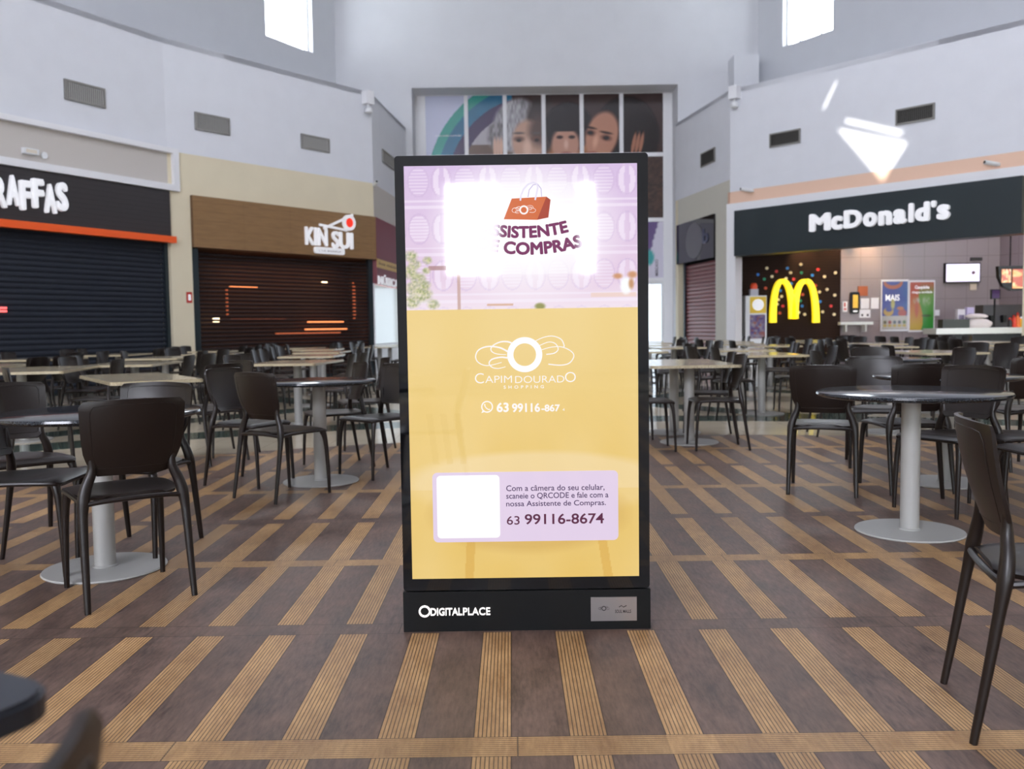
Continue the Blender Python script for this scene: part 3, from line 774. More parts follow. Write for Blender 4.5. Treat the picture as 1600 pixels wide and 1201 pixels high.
mb = MB(); cxs = sa + (sb2 - sa) * 0.5; disc(cxs, (zbt + ztp) / 2, 0.62, -0.06, -0.05, mb, 40, 0.5); mb.build('oval_emblem', mat('grey_oval', (86, 84, 88), 0.3), t, o)
mb = MB(); text(mb, 'b', sb2 - 0.75, sb2 - 0.35, (zbt + ztp) / 2 - 0.15, (zbt + ztp) / 2 + 0.25, -0.05, 0.02, bold=0.02); mb.build('lettering', mat('dim_blue_letter', (60, 66, 92), 0.4), t, o)
shutter(W_sml, sa + 0.25, sb2, zbt, 0.11, 0.105, m_burg, 'burgundy roller shutter catching daylight, right of the advertising screen')
# -- right restaurant
ma, mz1 = W_mcd.at(1147, 329, 0.15); _, mz2 = W_mcd.at(1600, 274, 0.15); _, mb1 = W_mcd.at(1147, 400, 0.15); mbx, mb2 = W_mcd.at(1600, 364, 0.15)
mt, ml = (mz1 + mz2) / 2, (mb1 + mb2) / 2
_, ptop = W_mcd.at(1300, 283); _, p2 = W_mcd.at(1300, 305)
pw, _ = W_mcd.at(1137, 450)
mx1 = W_mcd.len + 1.8
W_m2 = Wall(W_mcd.pt(0), W_mcd.pt(W_mcd.len + 3))
quad_wall('wall_right', W_mcd, 0.0, pw, 0, 4.5, m_peach, 0.3)
quad_wall('wall_right', W_mcd, pw, W_mcd.len, 4.2, 4.5, m_peach, 0.3)
quad_wall('wall_right', W_mcd, 0, W_mcd.len, 4.5, CRM, m_white, 0.25)
wmesh(MB().box(pw, W_mcd.len, -0.06, 0.24, mt, 4.2).box(pw, ma - 0.02, -0.06, 0.24, 0, mt), 'trim_3', m_trim, W_mcd, pw, 0, kind='structure')
t, o = wthing('restaurant_sign', 'long black green fascia with rounded white letters over the lit restaurant', 'sign', W_mcd, ma, ml)
MB().box(ma, W_mcd.len, -0.15, 0.3, ml, mt).build('sign_board', m_green, t, o)
mb = MB(); q = lambda x, y: W_mcd.at(x, y, 0.2)
a, za = q(1265, 361); b, zb = q(1484, 343); _, zc = q(1265, 333); _, zd = q(1484, 313)
zlo, zhi = (za + zb) / 2, (zc + zd) / 2
# letter by letter so the widths match
spans = [('M', 1265, 1293), ('c', 1294, 1309), ('D', 1311, 1335), ('o', 1337, 1357), ('n', 1359, 1378), ('a', 1380, 1399), ('l', 1401, 1407), ('d', 1410, 1430), ("'", 1446, 1452), ('s', 1461, 1484)]
spans = [('M', 1265, 1297), ('c', 1299, 1316), ('D', 1319, 1346), ('o', 1349, 1370), ('n', 1373, 1393), ('a', 1396, 1416), ('l', 1420, 1427), ('d', 1430, 1452), ("'", 1455, 1462), ('s', 1464, 1484)]
for ch, x0, x1 in spans:
    a, _ = q(x0, 340); b, _ = q(x1, 340); h = zhi - zlo
    if ch in 'MDld': z0, z1 = zlo, zhi
    elif ch == "'": z0, z1 = zlo + h * 0.66, zhi
    else: z0, z1 = zlo - 0.01, zlo + h * 0.76
    text(mb, ch, a, b, z0, z1, -0.15, 0.07, bold=0.05)
mb.build('lettering', m_letter, t, o)
# interior of the restaurant
YB = 24.6; FB = front(YB)
pm, _ = W_mcd.at(1156, 450)
mx, my = W_mcd.pt(pm)
kx, _ = FB.at(1311, 450); kc, _ = FB.at(1562, 430)
wmesh(MB().box(mx, kx, -0.12, 0.2, 0, 4.4), 'wall_right', m_mbrown, FB, mx, 0, kind='structure')
wmesh(MB().box(kx, kc, 0.0, 0.2, 0, 4.4), 'wall_right', m_kitchen, FB, kx, 0, kind='structure')
mb = MB().box(mx - 0.2, mx, my + 0.3, YB, 0, 4.4).box(kc + 3.0, kc + 3.3, 11.0, YB - 8.5, 0, 4.5); tag(mb.build('wall_right', m_green), kind='structure')
W_side = Wall((kc, YB), (kc + 3.2, YB - 9))
wmesh(MB().box(0, W_side.len, 0, 0.2, 0, 4.4), 'wall_right', m_kitchen, W_side, 0, 0, kind='structure')
mb = MB(); p = [W_mcd.pt(0, -0.3), W_mcd.pt(W_mcd.len + 0.2, -0.3), (kc + 3.4, YB - 9), (kc + 0.1, YB + 0.2), (mx, YB + 0.2)]
mb.plate(p, 4.4, 4.5); tag(mb.build('ceiling', m_trim), kind='structure')
lamp('kitchen_light', 'AREA', (12.2, 22.3, 4.3), (12.2, 22.3, 0), 80, (0.86, 0.80, 1.0), 2.6, 2.4)
lamp('kitchen_light', 'AREA', (9.9, 22.6, 4.3), (9.9, 22.8, 0), 8, (0.95, 0.85, 0.9), 1.2, 1.6)
for i, (x, s) in enumerate(((1255, 260), (1302, 200), (1352, 200), (1385, 60))):
    X, _ = FB.at(x, 400)
    lamp('downlight', 'SPOT', (X, YB - 0.42, 3.8), (X, YB - 0.12, 2.9), s, (1.0, 0.68, 0.36), 0.04, cone=R(58), blend=0.8)
FM = front(YB - 0.12)
t, o = wthing('arches_sign', 'large glowing yellow arches letter M on the chocolate tiled wall', 'sign', FM, FM.at(1240, 506)[0], FM.at(1240, 506)[1])
mb = MB()
def arch(xl, xt, xr, yl, yt, yr, steps=22):
    pts = []
    for k in range(steps + 1):
        tt = k / steps
        if tt < 0.5:
            a = tt * 2; x = xl + (xt - xl) * (1 - math.cos(a * math.pi / 2)) ** 0.62 if False else xl + (xt - xl) * (1 - (1 - a) ** 1) ** 1
            u = (x - xt) / (xl - xt); y = yt + (yl - yt) * u ** 2.1
        else:
            a = (tt - 0.5) * 2; x = xt + (xr - xt) * a; u = (x - xt) / (xr - xt); y = yt + (yr - yt) * u ** 2.1
        pts.append((x, y))
    return pts
def leg_pts(xb, xt, yb, yt):
    out = []
    for k in range(17):
        a = k / 16 * math.pi / 2; out.append((xt + (xb - xt) * math.cos(a) ** 0.9, yb + (yt - yb) * math.sin(a) ** 0.85 if k else yb))
    return out
for (xb, xt, yb) in ((1206, 1220, 504), (1236, 1221, 498), (1240, 1256, 498), (1273, 1258, 504)):
    pts = [FM.at(x, y) for x, y in leg_pts(xb, xt, yb, 439.5)]
    n = len(pts); mb.ribbon(pts, [0.17 - 0.045 * (k / (n - 1)) for k in range(n)], -0.16, -0.02)
mb.build('arches', m_yel, t, o)
conf = {'white': (240, 225, 180), 'blue': (30, 120, 210), 'red': (215, 50, 50), 'green': (30, 150, 110), 'orange': (205, 80, 40)}
cm = {k: mat(k + '_confetti', v, 0.5) for k, v in conf.items()}
pts = [(1198, 419, 'white'), (1213, 424, 'red'), (1230, 419, 'blue'), (1235, 426, 'white'), (1251, 413, 'white'), (1252, 426, 'green'), (1269, 430, 'blue'), (1278, 421, 'red'),
       (1288, 432, 'white'), (1305, 426, 'white'), (1184, 429, 'blue'), (1194, 436, 'green'), (1206, 432, 'white'), (1228, 435, 'white'), (1240, 436, 'red'), (1236, 443, 'blue'),
       (1196, 450, 'orange'), (1219, 454, 'blue'), (1221, 463, 'white'), (1216, 468, 'white'), (1214, 475, 'white'), (1223, 478, 'red'), (1218, 489, 'orange'), (1237, 453, 'white'),
       (1254, 460, 'orange'), (1250, 470, 'green'), (1253, 478, 'blue'), (1248, 488, 'white'), (1257, 491, 'white'), (1274, 446, 'orange'), (1280, 456, 'white'), (1292, 452, 'white'),
       (1304, 461, 'white'), (1281, 471, 'blue'), (1298, 478, 'red'), (1285, 487, 'white'), (1303, 491, 'white')]
def region(x, y):
    if 1204 < x < 1275 and y > 439: return 'under or between the yellow arches'
    if y < 441: return 'above the yellow arches'
    return 'left of the yellow arches' if x < 1240 else 'right of the yellow arches'
groups_ = {}
for p in sorted(pts): groups_.setdefault((p[2], region(p[0], p[1])), []).append(p)
for (c, rg), ps in groups_.items():
    for i, (x, y, _) in enumerate(ps):
        a, z = FM.at(x, y); mb = MB(); disc(a, z, 0.043, -0.03, 0.0, mb, 6)
        which = ('%s from the left of the %s hexagonal studs %s' % (['first', 'second', 'third', 'fourth', 'fifth', 'sixth', 'seventh', 'eighth', 'ninth', 'tenth'][i], c, rg)) if len(ps) > 1 else 'the only %s hexagonal stud %s' % (c, rg)
        wmesh(mb, 'wall_stud', cm[c], FM, a, z, which, 'stud', 'hexagonal studs around the yellow arches')
# display cabinet
FC = front(23.7)
a, zt_ = FC.at(1165, 462); b, _ = FC.at(1198, 462)
t = thing('display_cabinet', 'white toy display cabinet with yellow top panel beside the yellow arches', 'cabinet', ((a + b) / 2, 23.7, 0))
hw = (b - a) / 2
MB().box(-hw, hw, 0.0, 0.4, 0, zt_).build('body', m_metal, t)
MB().box(-hw * 0.6, hw * 0.95, -0.012, 0, zt_ - 0.46, zt_ - 0.03).build('yellow_panel', mat('yellow_panel', (225, 190, 60), 0.5), t)
mb = MB(); disc(hw * 0.17, zt_ - 0.24, 0.15, -0.02, -0.012, mb); mb.build('round_emblem', m_letter, t)
def toys(u, v):
    n = vnoise(u * 7 + 3, v * 12); n2 = vnoise(u * 6 + 9, v * 9 + 4)
    return lerp(lerp((120, 100, 190), (235, 225, 240), n), (240, 120, 90), max(0, n2 - 0.45) * 1.6)
sheet_obj('toy_window', art('toy_print', 0.25, 0.2), print_sheet(-hw * 0.6, hw * 0.85, 0.75, zt_ - 0.5, 0, 0.014, 30, 44, toys), t)
# toy box on it
a, z0 = FC.at(1174, 461); b, _ = FC.at(1188, 461)
t = thing('toy_box', 'small toy box with an orange top standing on the white cabinet', 'toy', ((a + b) / 2, 23.9, zt_))
MB().box(-0.11, 0.1, -0.08, 0.08, 0.0, 0.18).build('box_base', mat('clear_plastic_box', (190, 190, 200), 0.2), t)
mb = MB(); mb.lathe([(0.0, 0.18), (0.09, 0.18), (0.095, 0.27), (0.06, 0.33), (0.0, 0.335)], 20); mb.build('orange_top', mat('orange_plastic', (230, 80, 40), 0.4), t)
# framed posters
def poster(x0, x1, y0, y1, fn, label):
    a, z1 = FB.at(x0, y0, 0.03); b, z0 = FB.at(x1, y1, 0.03)
    t, o = wthing('poster', label, 'poster', FB, a, z0)
    MB().box(a, b, -0.03, 0, z0, z1).build('poster_frame', m_trim, t, o)
    sheet_obj('poster_print', art('poster_print', 0.35, 0.3), print_sheet(a + 0.03, b - 0.03, z0 + 0.05, z1 - 0.05, -0.03, 0.006, 40, 76, fn), t, o)
    return t, o, a, b, z0, z1
def p_blue(u, v):
    x, y = u, 1 - v
    if y > 0.72:
        c = (238, 228, 222)
        for k in range(5):
            c = lerp(c, [(120, 110, 70), (190, 60, 50), (90, 110, 130), (90, 90, 120), (90, 130, 60)][k], ell(x, y, 0.12 + k * 0.19, 0.85, 0.06, 0.035, 0.3)); c = lerp(c, (240, 200, 80), ell(x, y, 0.12 + k * 0.19, 0.92, 0.07, 0.025, 0.3))
        return c
    c = lerp((44, 60, 190), (60, 150, 220), max(0, min(1, x * 1.3 - 0.5)) * (0.5 + 0.5 * vnoise(x * 6, y * 8)))
    c = lerp(c, (235, 110, 60), ell(x, y, 0.42, 0.03, 0.38, 0.13, 0.06) * (1 - ell(x, y, 0.42, -0.02, 0.3, 0.1, 0.1)))
    c = lerp(c, (245, 190, 70), ell(x, y, 0.25, 0.63, 0.2, 0.09, 0.1) * (1 - ell(x, y, 0.27, 0.58, 0.13, 0.05, 0.2)))
    c = lerp(c, (240, 225, 120), ell(x, y, 0.42, 0.46, 0.08, 0.12, 0.3)); c = lerp(c, (215, 70, 60), ell(x, y, 0.8, 0.66, 0.17, 0.08, 0.15)); c = lerp(c, (240, 130, 60), ell(x, y, 0.72, 0.56, 0.14, 0.035, 0.2))
    return c
def p_cone(u, v):
    x, y = u, 1 - v
    c = lerp((238, 90, 50), (245, 200, 60), max(0, min(1, y * 1.3 - 0.2))) if x + 0.1 * math.sin(y * 6) < 0.45 else lerp((150, 190, 50), (40, 170, 60), y)
    c = lerp(c, (232, 80, 50), max(0, 0.9 - y * 3.2))
    c = lerp(c, (245, 235, 225), ell(x, y, 0.27, 0.38, 0.15, 0.07, 0.3) * vnoise(x * 14, y * 18)); c = lerp(c, (235, 110, 70), ell(x, y, 0.28, 0.56, 0.07, 0.17, 0.3))
    c = lerp(c, (225, 235, 210), ell(x, y, 0.68, 0.4, 0.18, 0.1, 0.3) * vnoise(x * 14, y * 18)); c = lerp(c, (70, 100, 40), ell(x, y, 0.7, 0.7, 0.2, 0.025, 0.2))
    return c
t, o, a, b, z0, z1 = poster(1377, 1419, 437, 517, p_blue, 'blue poster with a pale food strip along its foot, left of the two wall posters')
mb = MB(); text(mb, 'MAIS', a + 0.12, a + 0.5, z0 + 0.83, z0 + 1.0, -0.037, 0.006, bold=0.02); mb.build('lettering', m_letter, t, o)
t, o, a, b, z0, z1 = poster(1420.5, 1460, 438, 518, p_cone, 'orange and green ice cream poster, right of the two wall posters')
mb = MB(); text(mb, 'Casquinha', a + 0.16, b - 0.16, z1 - 0.26, z1 - 0.14, -0.037, 0.006, bold=0.02); text(mb, 'chegou novidade', a + 0.08, b - 0.08, z1 - 0.37, z1 - 0.29, -0.037, 0.006, bold=0.01); mb.build('lettering', m_letter, t, o)
# screen, vent, wall bits
a, z1 = FB.at(1477, 411, 0.08); b, z0 = FB.at(1532, 441, 0.08)
t, o = wthing('wall_screen', 'bright white order screen on the tiled wall right of the posters', 'screen', FB, a, z0)
MB().box(a, b, -0.08, 0.0, z0, z1).build('bezel', m_black, t, o)
MB().box(a + 0.03, b - 0.03, -0.085, -0.08, z0 + 0.03, z1 - 0.03).build('display', mat('white_display', (225, 220, 240), 0.2, emit=(236, 230, 250), es=0.95), t, o)
mb = MB(); disc(b - 0.2, (z0 + z1) / 2, 0.05, -0.088, -0.085, mb, 16); mb.build('icon', mat('dark_icon', (110, 80, 90), 0.4), t, o)
def flat(x0, y0, x1, y1, name, m, label, cat, wl=FB, th=0.03, group=None):
    a, z1 = wl.at(x0, y0, th); b, z0 = wl.at(x1, y1, th)
    return wmesh(MB().box(a, b, -th, 0, z0, z1), name, m, wl, a, z0, label, cat, group), (a, b, z0, z1)
flat(1517, 402, 1535, 407, 'air_vent', m_ventd, 'small dark air vent above the white order screen', 'vent')
o_, (a, b, z0, z1) = flat(1317, 471, 1324, 487, 'wall_notice', m_trim, 'white notice with red marks at the edge of the tiled wall', 'notice')
MB().box(a + 0.03, b - 0.03, -0.034, -0.03, z0 + 0.05, z0 + 0.1).box(a + 0.03, b - 0.05, -0.034, -0.03, z0 + 0.14, z1 - 0.03).build('red_mark', m_red, o_, (a, 0, z0))
t, o = wthing('menu_box', 'tall black box with a yellow panel on the tiled wall', 'box', FB, *FB.at(1330, 490))
a, z1 = FB.at(1330, 456, 0.1); b, z0 = FB.at(1343, 490, 0.1)
MB().prism(rrect(a, b, z0, z1, 0.05), -0.1, 0).build('case', m_black, t, o)
MB().box(a + 0.05, b - 0.05, -0.105, -0.1, z0 + 0.16, z1 - 0.08).build('yellow_panel', mat('amber_panel', (225, 180, 50), 0.4, emit=(225, 170, 40), es=0.3), t, o)
MB().box(a + 0.06, b - 0.06, -0.105, -0.1, z0 + 0.05, z0 + 0.09).build('white_label', m_letter, t, o)
flat(1341, 447, 1356, 462, 'wall_notice', mat('brown_notice', (170, 90, 50), 0.5), 'orange brown notice above the white sheets on the tiled wall', 'notice')
flat(1345, 466, 1358, 482, 'wall_notice', m_trim, 'white sheet under the orange brown notice', 'notice')
flat(1361, 465, 1373, 482, 'wall_notice', m_trim, 'white sheet nearest the blue poster', 'notice')
o_, (a, b, z0, z1) = flat(1343, 483.5, 1360, 496, 'wall_notice', m_trim, 'white notice with two dark pictograms, lowest of the sheets', 'notice')
MB().box(a + 0.05, a + 0.1, -0.034, -0.03, z0 + 0.04, z0 + 0.1).box(b - 0.1, b - 0.05, -0.034, -0.03, z0 + 0.04, z0 + 0.1).build('pictogram', m_black, o_, (a, 0, z0))
a, z1 = FB.at(1313, 503, 0.3); b, z0 = FB.at(1364, 512, 0.3)
t, o = wthing('wall_shelf', 'white wall shelf on the tiled wall below the notices', 'shelf', FB, a, z0)
MB().box(a, b, -0.32, 0, z1 - 0.08, z1).build('shelf_board', m_counter, t, o)
for x in (a + 0.15, b - 0.2): MB().box(x, x + 0.04, -0.28, 0, z0 - 0.1, z1 - 0.08).build('bracket', m_counter, t, o)
flat(1541, 480, 1547, 494, 'wall_socket', m_trim, 'small white wall dispenser right of the ice cream poster', 'dispenser') if False else None
flat(1461, 484, 1468, 493, 'wall_dispenser', m_trim, 'small white wall dispenser right of the ice cream poster', 'dispenser', th=0.08)
flat(1516, 443, 1526, 453, 'wall_notice', mat('cream_notice', (230, 215, 190), 0.5), 'cream notice just under the white order screen', 'notice')
# counter
FK = front(21.4)
a, zc = FK.at(1463, 513); _, zf = FK.at(1463, 523)
zc = max(zc, 0.95)
t = thing('service_counter', 'white topped service counter with black front below the order screen', 'counter', (a, 21.4, 0))
MB().box(0, 3.9, 0, 0.7, zc - 0.14, zc).build('counter_top', m_counter, t)
MB().box(0.1, 3.85, 0.1, 0.65, 0, zc - 0.14).build('counter_front', m_black, t)
def on_counter(x0, x1, ytop, dy=0.2):
    FQ = front(21.4 + dy); a, z = FQ.at(x0, ytop); b, _ = FQ.at(x1, ytop); return a, b, z
a, b, z = on_counter(1470, 1512, 499)
tag(MB().box(a, b, 21.5, 21.75, zc, z).build('counter_box', mat('dark_green_box', (38, 44, 38), 0.5)), 'dark green box lying at the left end of the white counter', 'box')
def blob(name, m, cx, cy, cz, rx, ry, rz, label, cat, group=None, seed=0, par=None):
    mb = MB(); nu, nv = 20, 10; vs = []; fs = []
    for j in range(nv + 1):
        for i in range(nu):
            th_ = math.pi * j / nv; ph = 2 * math.pi * i / nu
            k = 1 + 0.18 * (vnoise(ph * 2 + seed, th_ * 3 + seed) - 0.5)
            if i == 0: pass
            z = math.cos(th_)
            vs.append((rx * k * math.sin(th_) * math.cos(ph), ry * k * math.sin(th_) * math.sin(ph), rz * (max(z, -0.55) + 0.55) / 1.0))
    for j in range(nv):
        for i in range(nu): fs.append((j * nu + i, j * nu + (i + 1) % nu, (j + 1) * nu + (i + 1) % nu, (j + 1) * nu + i))
    mb.add(vs, fs, True); ob = mb.build(name, m, par); ob.location = (cx, cy, cz); return tag(ob, label, cat, group)
m_bag = mat('white_paper_bag', (225, 215, 212), 0.6)
a, b, z = on_counter(1510, 1553, 500); blob('paper_bag', m_bag, (a + b) / 2, 21.7, zc, (b - a) / 2, 0.16, 0.15, 'lower white bag bundle on the counter', 'bag', seed=2)
a2, b2, z = on_counter(1512, 1547, 488); blob('paper_bag', m_bag, (a2 + b2) / 2, 21.72, zc + 0.235, (b2 - a2) / 2, 0.13, 0.07, 'flat white bag lying on top of the bag bundle', 'bag', seed=5)
for i, (x0, x1, yt, c, lb) in enumerate(((1495, 1507, 483, (228, 222, 230), 'pale carton with grey print behind the bags on the counter'), (1510, 1521, 480, (200, 190, 225), 'lilac and white carton behind the bags on the counter'))):
    a, b, z = on_counter(x0, x1, yt, 0.55)
    t = thing('carton', lb, 'carton', ((a + b) / 2, 21.97, zc)); hw = (b - a) / 2
    MB().box(-hw, hw, -0.06, 0.06, 0, z - zc).build('carton_body', mat('carton', c, 0.5), t)
    MB().box(-hw * 0.7, hw * 0.7, -0.064, -0.06, (z - zc) * 0.3, (z - zc) * 0.7).build('printed_panel', mat('carton_print', (150, 140, 170), 0.5), t)
a, b, z = on_counter(1523, 1540, 478, 0.55)
blob('cup_lid_stack', mat('lilac_lids', (205, 195, 235), 0.4), (a + b) / 2, 22.0, z - 0.1, 0.14, 0.08, 0.07, 'lilac white object on the ledge behind the counter', 'container') if False else None
for i, (x, c, h, lb) in enumerate(((1584, (220, 60, 40), 0.30, 'red condiment bottle at the right of the counter'), (1590, (235, 120, 60), 0.36, 'orange condiment bottle beside the red one'), (1596, (240, 190, 50), 0.26, 'yellow condiment bottle at the photo edge'), (1578, (30, 28, 30), 0.24, 'black bottle left of the red one on the counter'))):
    FQ = front(21.75); a, _ = FQ.at(x, 500)
    t = thing('condiment_bottle', lb, 'bottle', (a, 21.75, zc), 0, 'condiment bottles on the counter')
    MB().lathe([(0.0, 0), (0.05, 0), (0.055, 0.02), (0.055, h * 0.6), (0.03, h * 0.75), (0.03, h * 0.8)], 18).build('bottle_body', mat('bottle', c, 0.35), t)
    MB().lathe([(0.034, h * 0.8), (0.03, h * 0.9), (0.008, h), (0.0, h)], 14).build('cap', m_red if i != 2 else m_letter, t)
# dark machine and rack
FQ = front(22.6); a, z = FQ.at(1543, 476); b, _ = FQ.at(1620, 476)
t = thing('drinks_machine', 'dark drinks machine standing behind the counter at the right', 'machine', ((a + b) / 2, 22.9, 0)); hw = (b - a) / 2
MB().box(-hw, hw, -0.3, 0.3, 0, zc - 0.05).build('base_cabinet', m_black, t)
MB().box(-hw, hw, -0.1, 0.3, zc - 0.05, z).build('machine_body', mat('dark_machine', (52, 48, 54), 0.3), t)
for k in range(4): MB().box(-hw + 0.15 + k * 0.3, -hw + 0.24 + k * 0.3, -0.2, -0.1, zc + 0.12, zc + 0.3).build('dispenser_head', m_black, t)
FQ = front(22.0); a, z1 = FQ.at(1548, 452); b, z0 = FQ.at(1562, 467)
t = thing('order_monitor', 'small dark order monitor on a post behind the counter', 'monitor', ((a + b) / 2, 22.0, zc))
MB().box(-0.11, 0.11, -0.03, 0.03, z0 - zc, z1 - zc).build('monitor_case', m_black, t)
MB().box(-0.09, 0.09, -0.034, -0.03, z0 - zc + 0.02, z1 - zc - 0.02).build('monitor_screen', mat('dim_screen', (60, 40, 80), 0.2, emit=(90, 60, 110), es=0.3), t)
MB().tube([(0, 0.02, 0), (0, 0.02, z0 - zc)], 0.02).build('post', m_black, t)
# lit menu board
FQ = front(20.6); a, z1 = FQ.at(1560, 415); b, z0 = FQ.at(1600, 455)
t = thing('menu_board', 'backlit orange menu board hanging at the right edge', 'menu board', (a, 20.6, z0))
hh = z1 - z0
mb = MB(); out = [(0.0, hh * 0.98), (0.02, hh * 0.55), (0.12, hh * 0.2), (0.3, 0.02), (2.6, 0.0), (2.6, hh * 1.02)]
mb.prism(out, 0, 0.12); mb.build('board_case', m_black, t)
def food(u, v):
    n = vnoise(u * 16, v * 5); return lerp((250, 150, 60), (255, 235, 190), n) if vnoise(u * 9 + 5, v * 4) < 0.62 else (190, 70, 30)
sheet_obj('menu_picture', art('menu_print', 1.3, 0.3), print_sheet(0.33, 2.55, hh * 0.12, hh * 0.86, 0, 0.01, 60, 24, food), t)
sheet_obj('menu_picture', art('menu_print', 1.3, 0.3), print_sheet(0.08, 0.29, hh * 0.35, hh * 0.86, 0, 0.01, 12, 20, food), t)
for x in (0.3, 2.2): MB().tube([(x, 0.06, hh), (x, 0.06, 4.4 - z0)], 0.015).build('hanger', m_black, t)
# ------------------------------------------------------------------ wall fittings
def vent(wl, x0, y0, x1, y1, label):
    xm, ym = (x0 + x1) / 2, (y0 + y1) / 2
    a, _ = wl.at(x0, ym); b, _ = wl.at(x1, ym); _, z1 = wl.at(xm, y0); _, z0 = wl.at(xm, y1)
    t, o = wthing('air_vent', label, 'vent', wl, a, z0)
    f = 0.035
    MB().box(a, b, -0.012, -0.001, z0, z1).build('back_plate', m_ventd, t, o)
    MB().box(a, b, -0.035, -0.012, z0, z0 + f).box(a, b, -0.035, -0.012, z1 - f, z1).box(a, a + f, -0.035, -0.012, z0 + f, z1 - f).box(b - f, b, -0.035, -0.012, z0 + f, z1 - f).build('vent_frame', m_vent, t, o)
    mb = MB(); n = 18
    for k in range(n):
        x = a + f + (b - a - 2 * f) * (k + 0.5) / n; mb.add([(x - 0.008, -0.012, z0 + f), (x + 0.008, -0.03, z0 + f), (x + 0.008, -0.03, z1 - f), (x - 0.008, -0.012, z1 - f)], [(0, 1, 2, 3)])
    mb.build('louvres', m_vent, t, o)
vent(W_gir, 100, 131, 163, 162, 'grey louvred vent in the white wall, nearest the top left corner')
vent(W_kin, 304, 180, 358, 207, 'grey louvred vent in the white wall above the left end of the oak fascia')
vent(W_kin, 470, 213, 514, 235, 'grey louvred vent in the white wall above the oak fascia emblem')
vent(W_mus, 597, 243, 622, 262, 'grey louvred vent partly hidden by the top left corner of the big screen')
vent(W_mcd, 1400, 166, 1461, 191, 'rightmost grey louvred vent, above the white restaurant letters')
vent(W_mcd, 1203, 205, 1251, 227, 'grey louvred vent left of the sunlit triangle on the wall')
vent(W_sml, 1096, 235, 1118, 257, 'small grey louvred vent above the black oval sign')
def siren(wl, s, z, label):
    t, o = wthing('wall_speaker', label, 'speaker', wl, s, z)
    MB().box(s - 0.12, s + 0.12, -0.2, 0, z, z + 0.32).build('housing', m_trim, t, o)
    MB().tube([(s, -0.1, z), (s, -0.12, z - 0.08)], 0.03).lathe([(0.0, -0.24), (0.1, -0.2), (0.1, -0.12), (0.05, -0.08), (0, -0.08)], 16, (s, -0.12, z)).build('lamp_globe', m_metal, t, o)
a, z = W_kin.at(575, 165); siren(W_kin, min(a, W_kin.len - 0.2), z, 'white wall speaker box at the corner above the oak fascia')
a, z = W_mcd.at(1141, 158); siren(W_mcd, max(a, 0.2), z, 'white wall speaker box at the corner left of the sunlit wall')
def cam_unit(wl, x, y, label, off=0.0):
    a, z = wl.at(x, y, off)
    t, o = wthing('security_camera', label, 'camera', wl, a, z)
    MB().box(a - 0.04, a + 0.04, -0.06 - off, -off, z - 0.03, z + 0.03).build('bracket', m_metal, t, o)
    MB().tube([(a, -0.05 - off, z), (a - 0.16, -0.28 - off, z + 0.04)], 0.045, 12).build('camera_body', m_metal, t, o)
    MB().tube([(a - 0.16, -0.28 - off, z + 0.04), (a - 0.167, -0.29 - off, z + 0.042)], 0.03, 12).build('lens', m_black, t, o)
cam_unit(W_mcd, 1560, 257, 'white security camera on the peach band above the black green fascia')
cam_unit(W_mcd, 1176, 298, 'small white security camera on the peach band near its left end')
cam_unit(W_kin, 584, 289, 'small security camera on the cream wall above the oak fascia')
a, z = W_gir.at(45, 237, 0.0)
t, o = wthing('emergency_light', 'small emergency light above the charcoal fascia at the left', 'light', W_gir, a, z)
MB().box(a - 0.14, a + 0.14, -0.08, 0, z - 0.05, z + 0.05).build('housing', m_metal, t, o)
MB().box(a - 0.1, a + 0.1, -0.085, -0.08, z - 0.03, z + 0.03).build('lens', mat('frosted_lens', (225, 215, 200), 0.3), t, o)
mb = MB(); disc(a + 0.28, z - 0.02, 0.06, -0.03, 0, mb, 20); mb.build('sensor', m_metal, t, o)
a, z1 = W_kin.at(290, 455); b, z0 = W_kin.at(300, 473)
a = max(a, 0.02)
if True:
    wlx = W_kin; a, z1 = wlx.at(291, 456); b, z0 = wlx.at(300, 473)
    if a < 0: wlx = W_gir; a, z1 = wlx.at(290, 456); b, z0 = wlx.at(299, 473)
    t, o = wthing('fire_sign', 'red framed fire equipment sign on the cream pillar left of the bronze shutter', 'sign', wlx, a, z0)
    MB().box(a, b, -0.012, 0, z0, z1).build('red_plate', m_red, t, o)
    MB().box(a + 0.035, b - 0.03, -0.015, -0.012, z0 + 0.05, z1 - 0.05).build('white_pictogram', m_letter, t, o)
t, o = wthing('exit_sign', 'small green exit arrow sign on the peach pillar', 'sign', W_mcd, 0.03, 2.1)
zE = W_mcd.at(1129, 425)[1]
MB().box(0.04, 0.2, -0.02, 0, zE - 0.06, zE + 0.06).build('green_plate', mat('sign_green', (20, 130, 90), 0.5), t, (0.03, 0, 2.1))
mb = MB(); mb.prism([(0.08, zE - 0.01), (0.12, zE - 0.01), (0.12, zE - 0.035), (0.17, zE), (0.12, zE + 0.035), (0.12, zE + 0.01), (0.08, zE + 0.01)], -0.024, -0.02); mb.build('arrow', m_letter, t, (0.03, 0, 2.1))
zE = W_mcd.at(1129, 460)[1]
t, o = wthing('wall_sign', 'blue pictogram sign on the peach pillar under the green one', 'sign', W_mcd, 0.04, zE - 0.12)
MB().box(0.04, 0.2, -0.02, 0, zE - 0.12, zE + 0.11).build('blue_plate', mat('sign_blue', (40, 120, 180), 0.5), t, o)
mb = MB(); disc(0.12, zE + 0.04, 0.028, -0.024, -0.02, mb, 14); mb.box(0.1, 0.14, -0.024, -0.02, zE - 0.08, zE + 0.01); mb.build('pictogram', m_letter, t, o)
zE = W_mcd.at(1129, 488)[1]
t, o = wthing('switch_box', 'white switch box on the peach pillar below the blue sign', 'switch', W_mcd, 0.03, zE - 0.1)
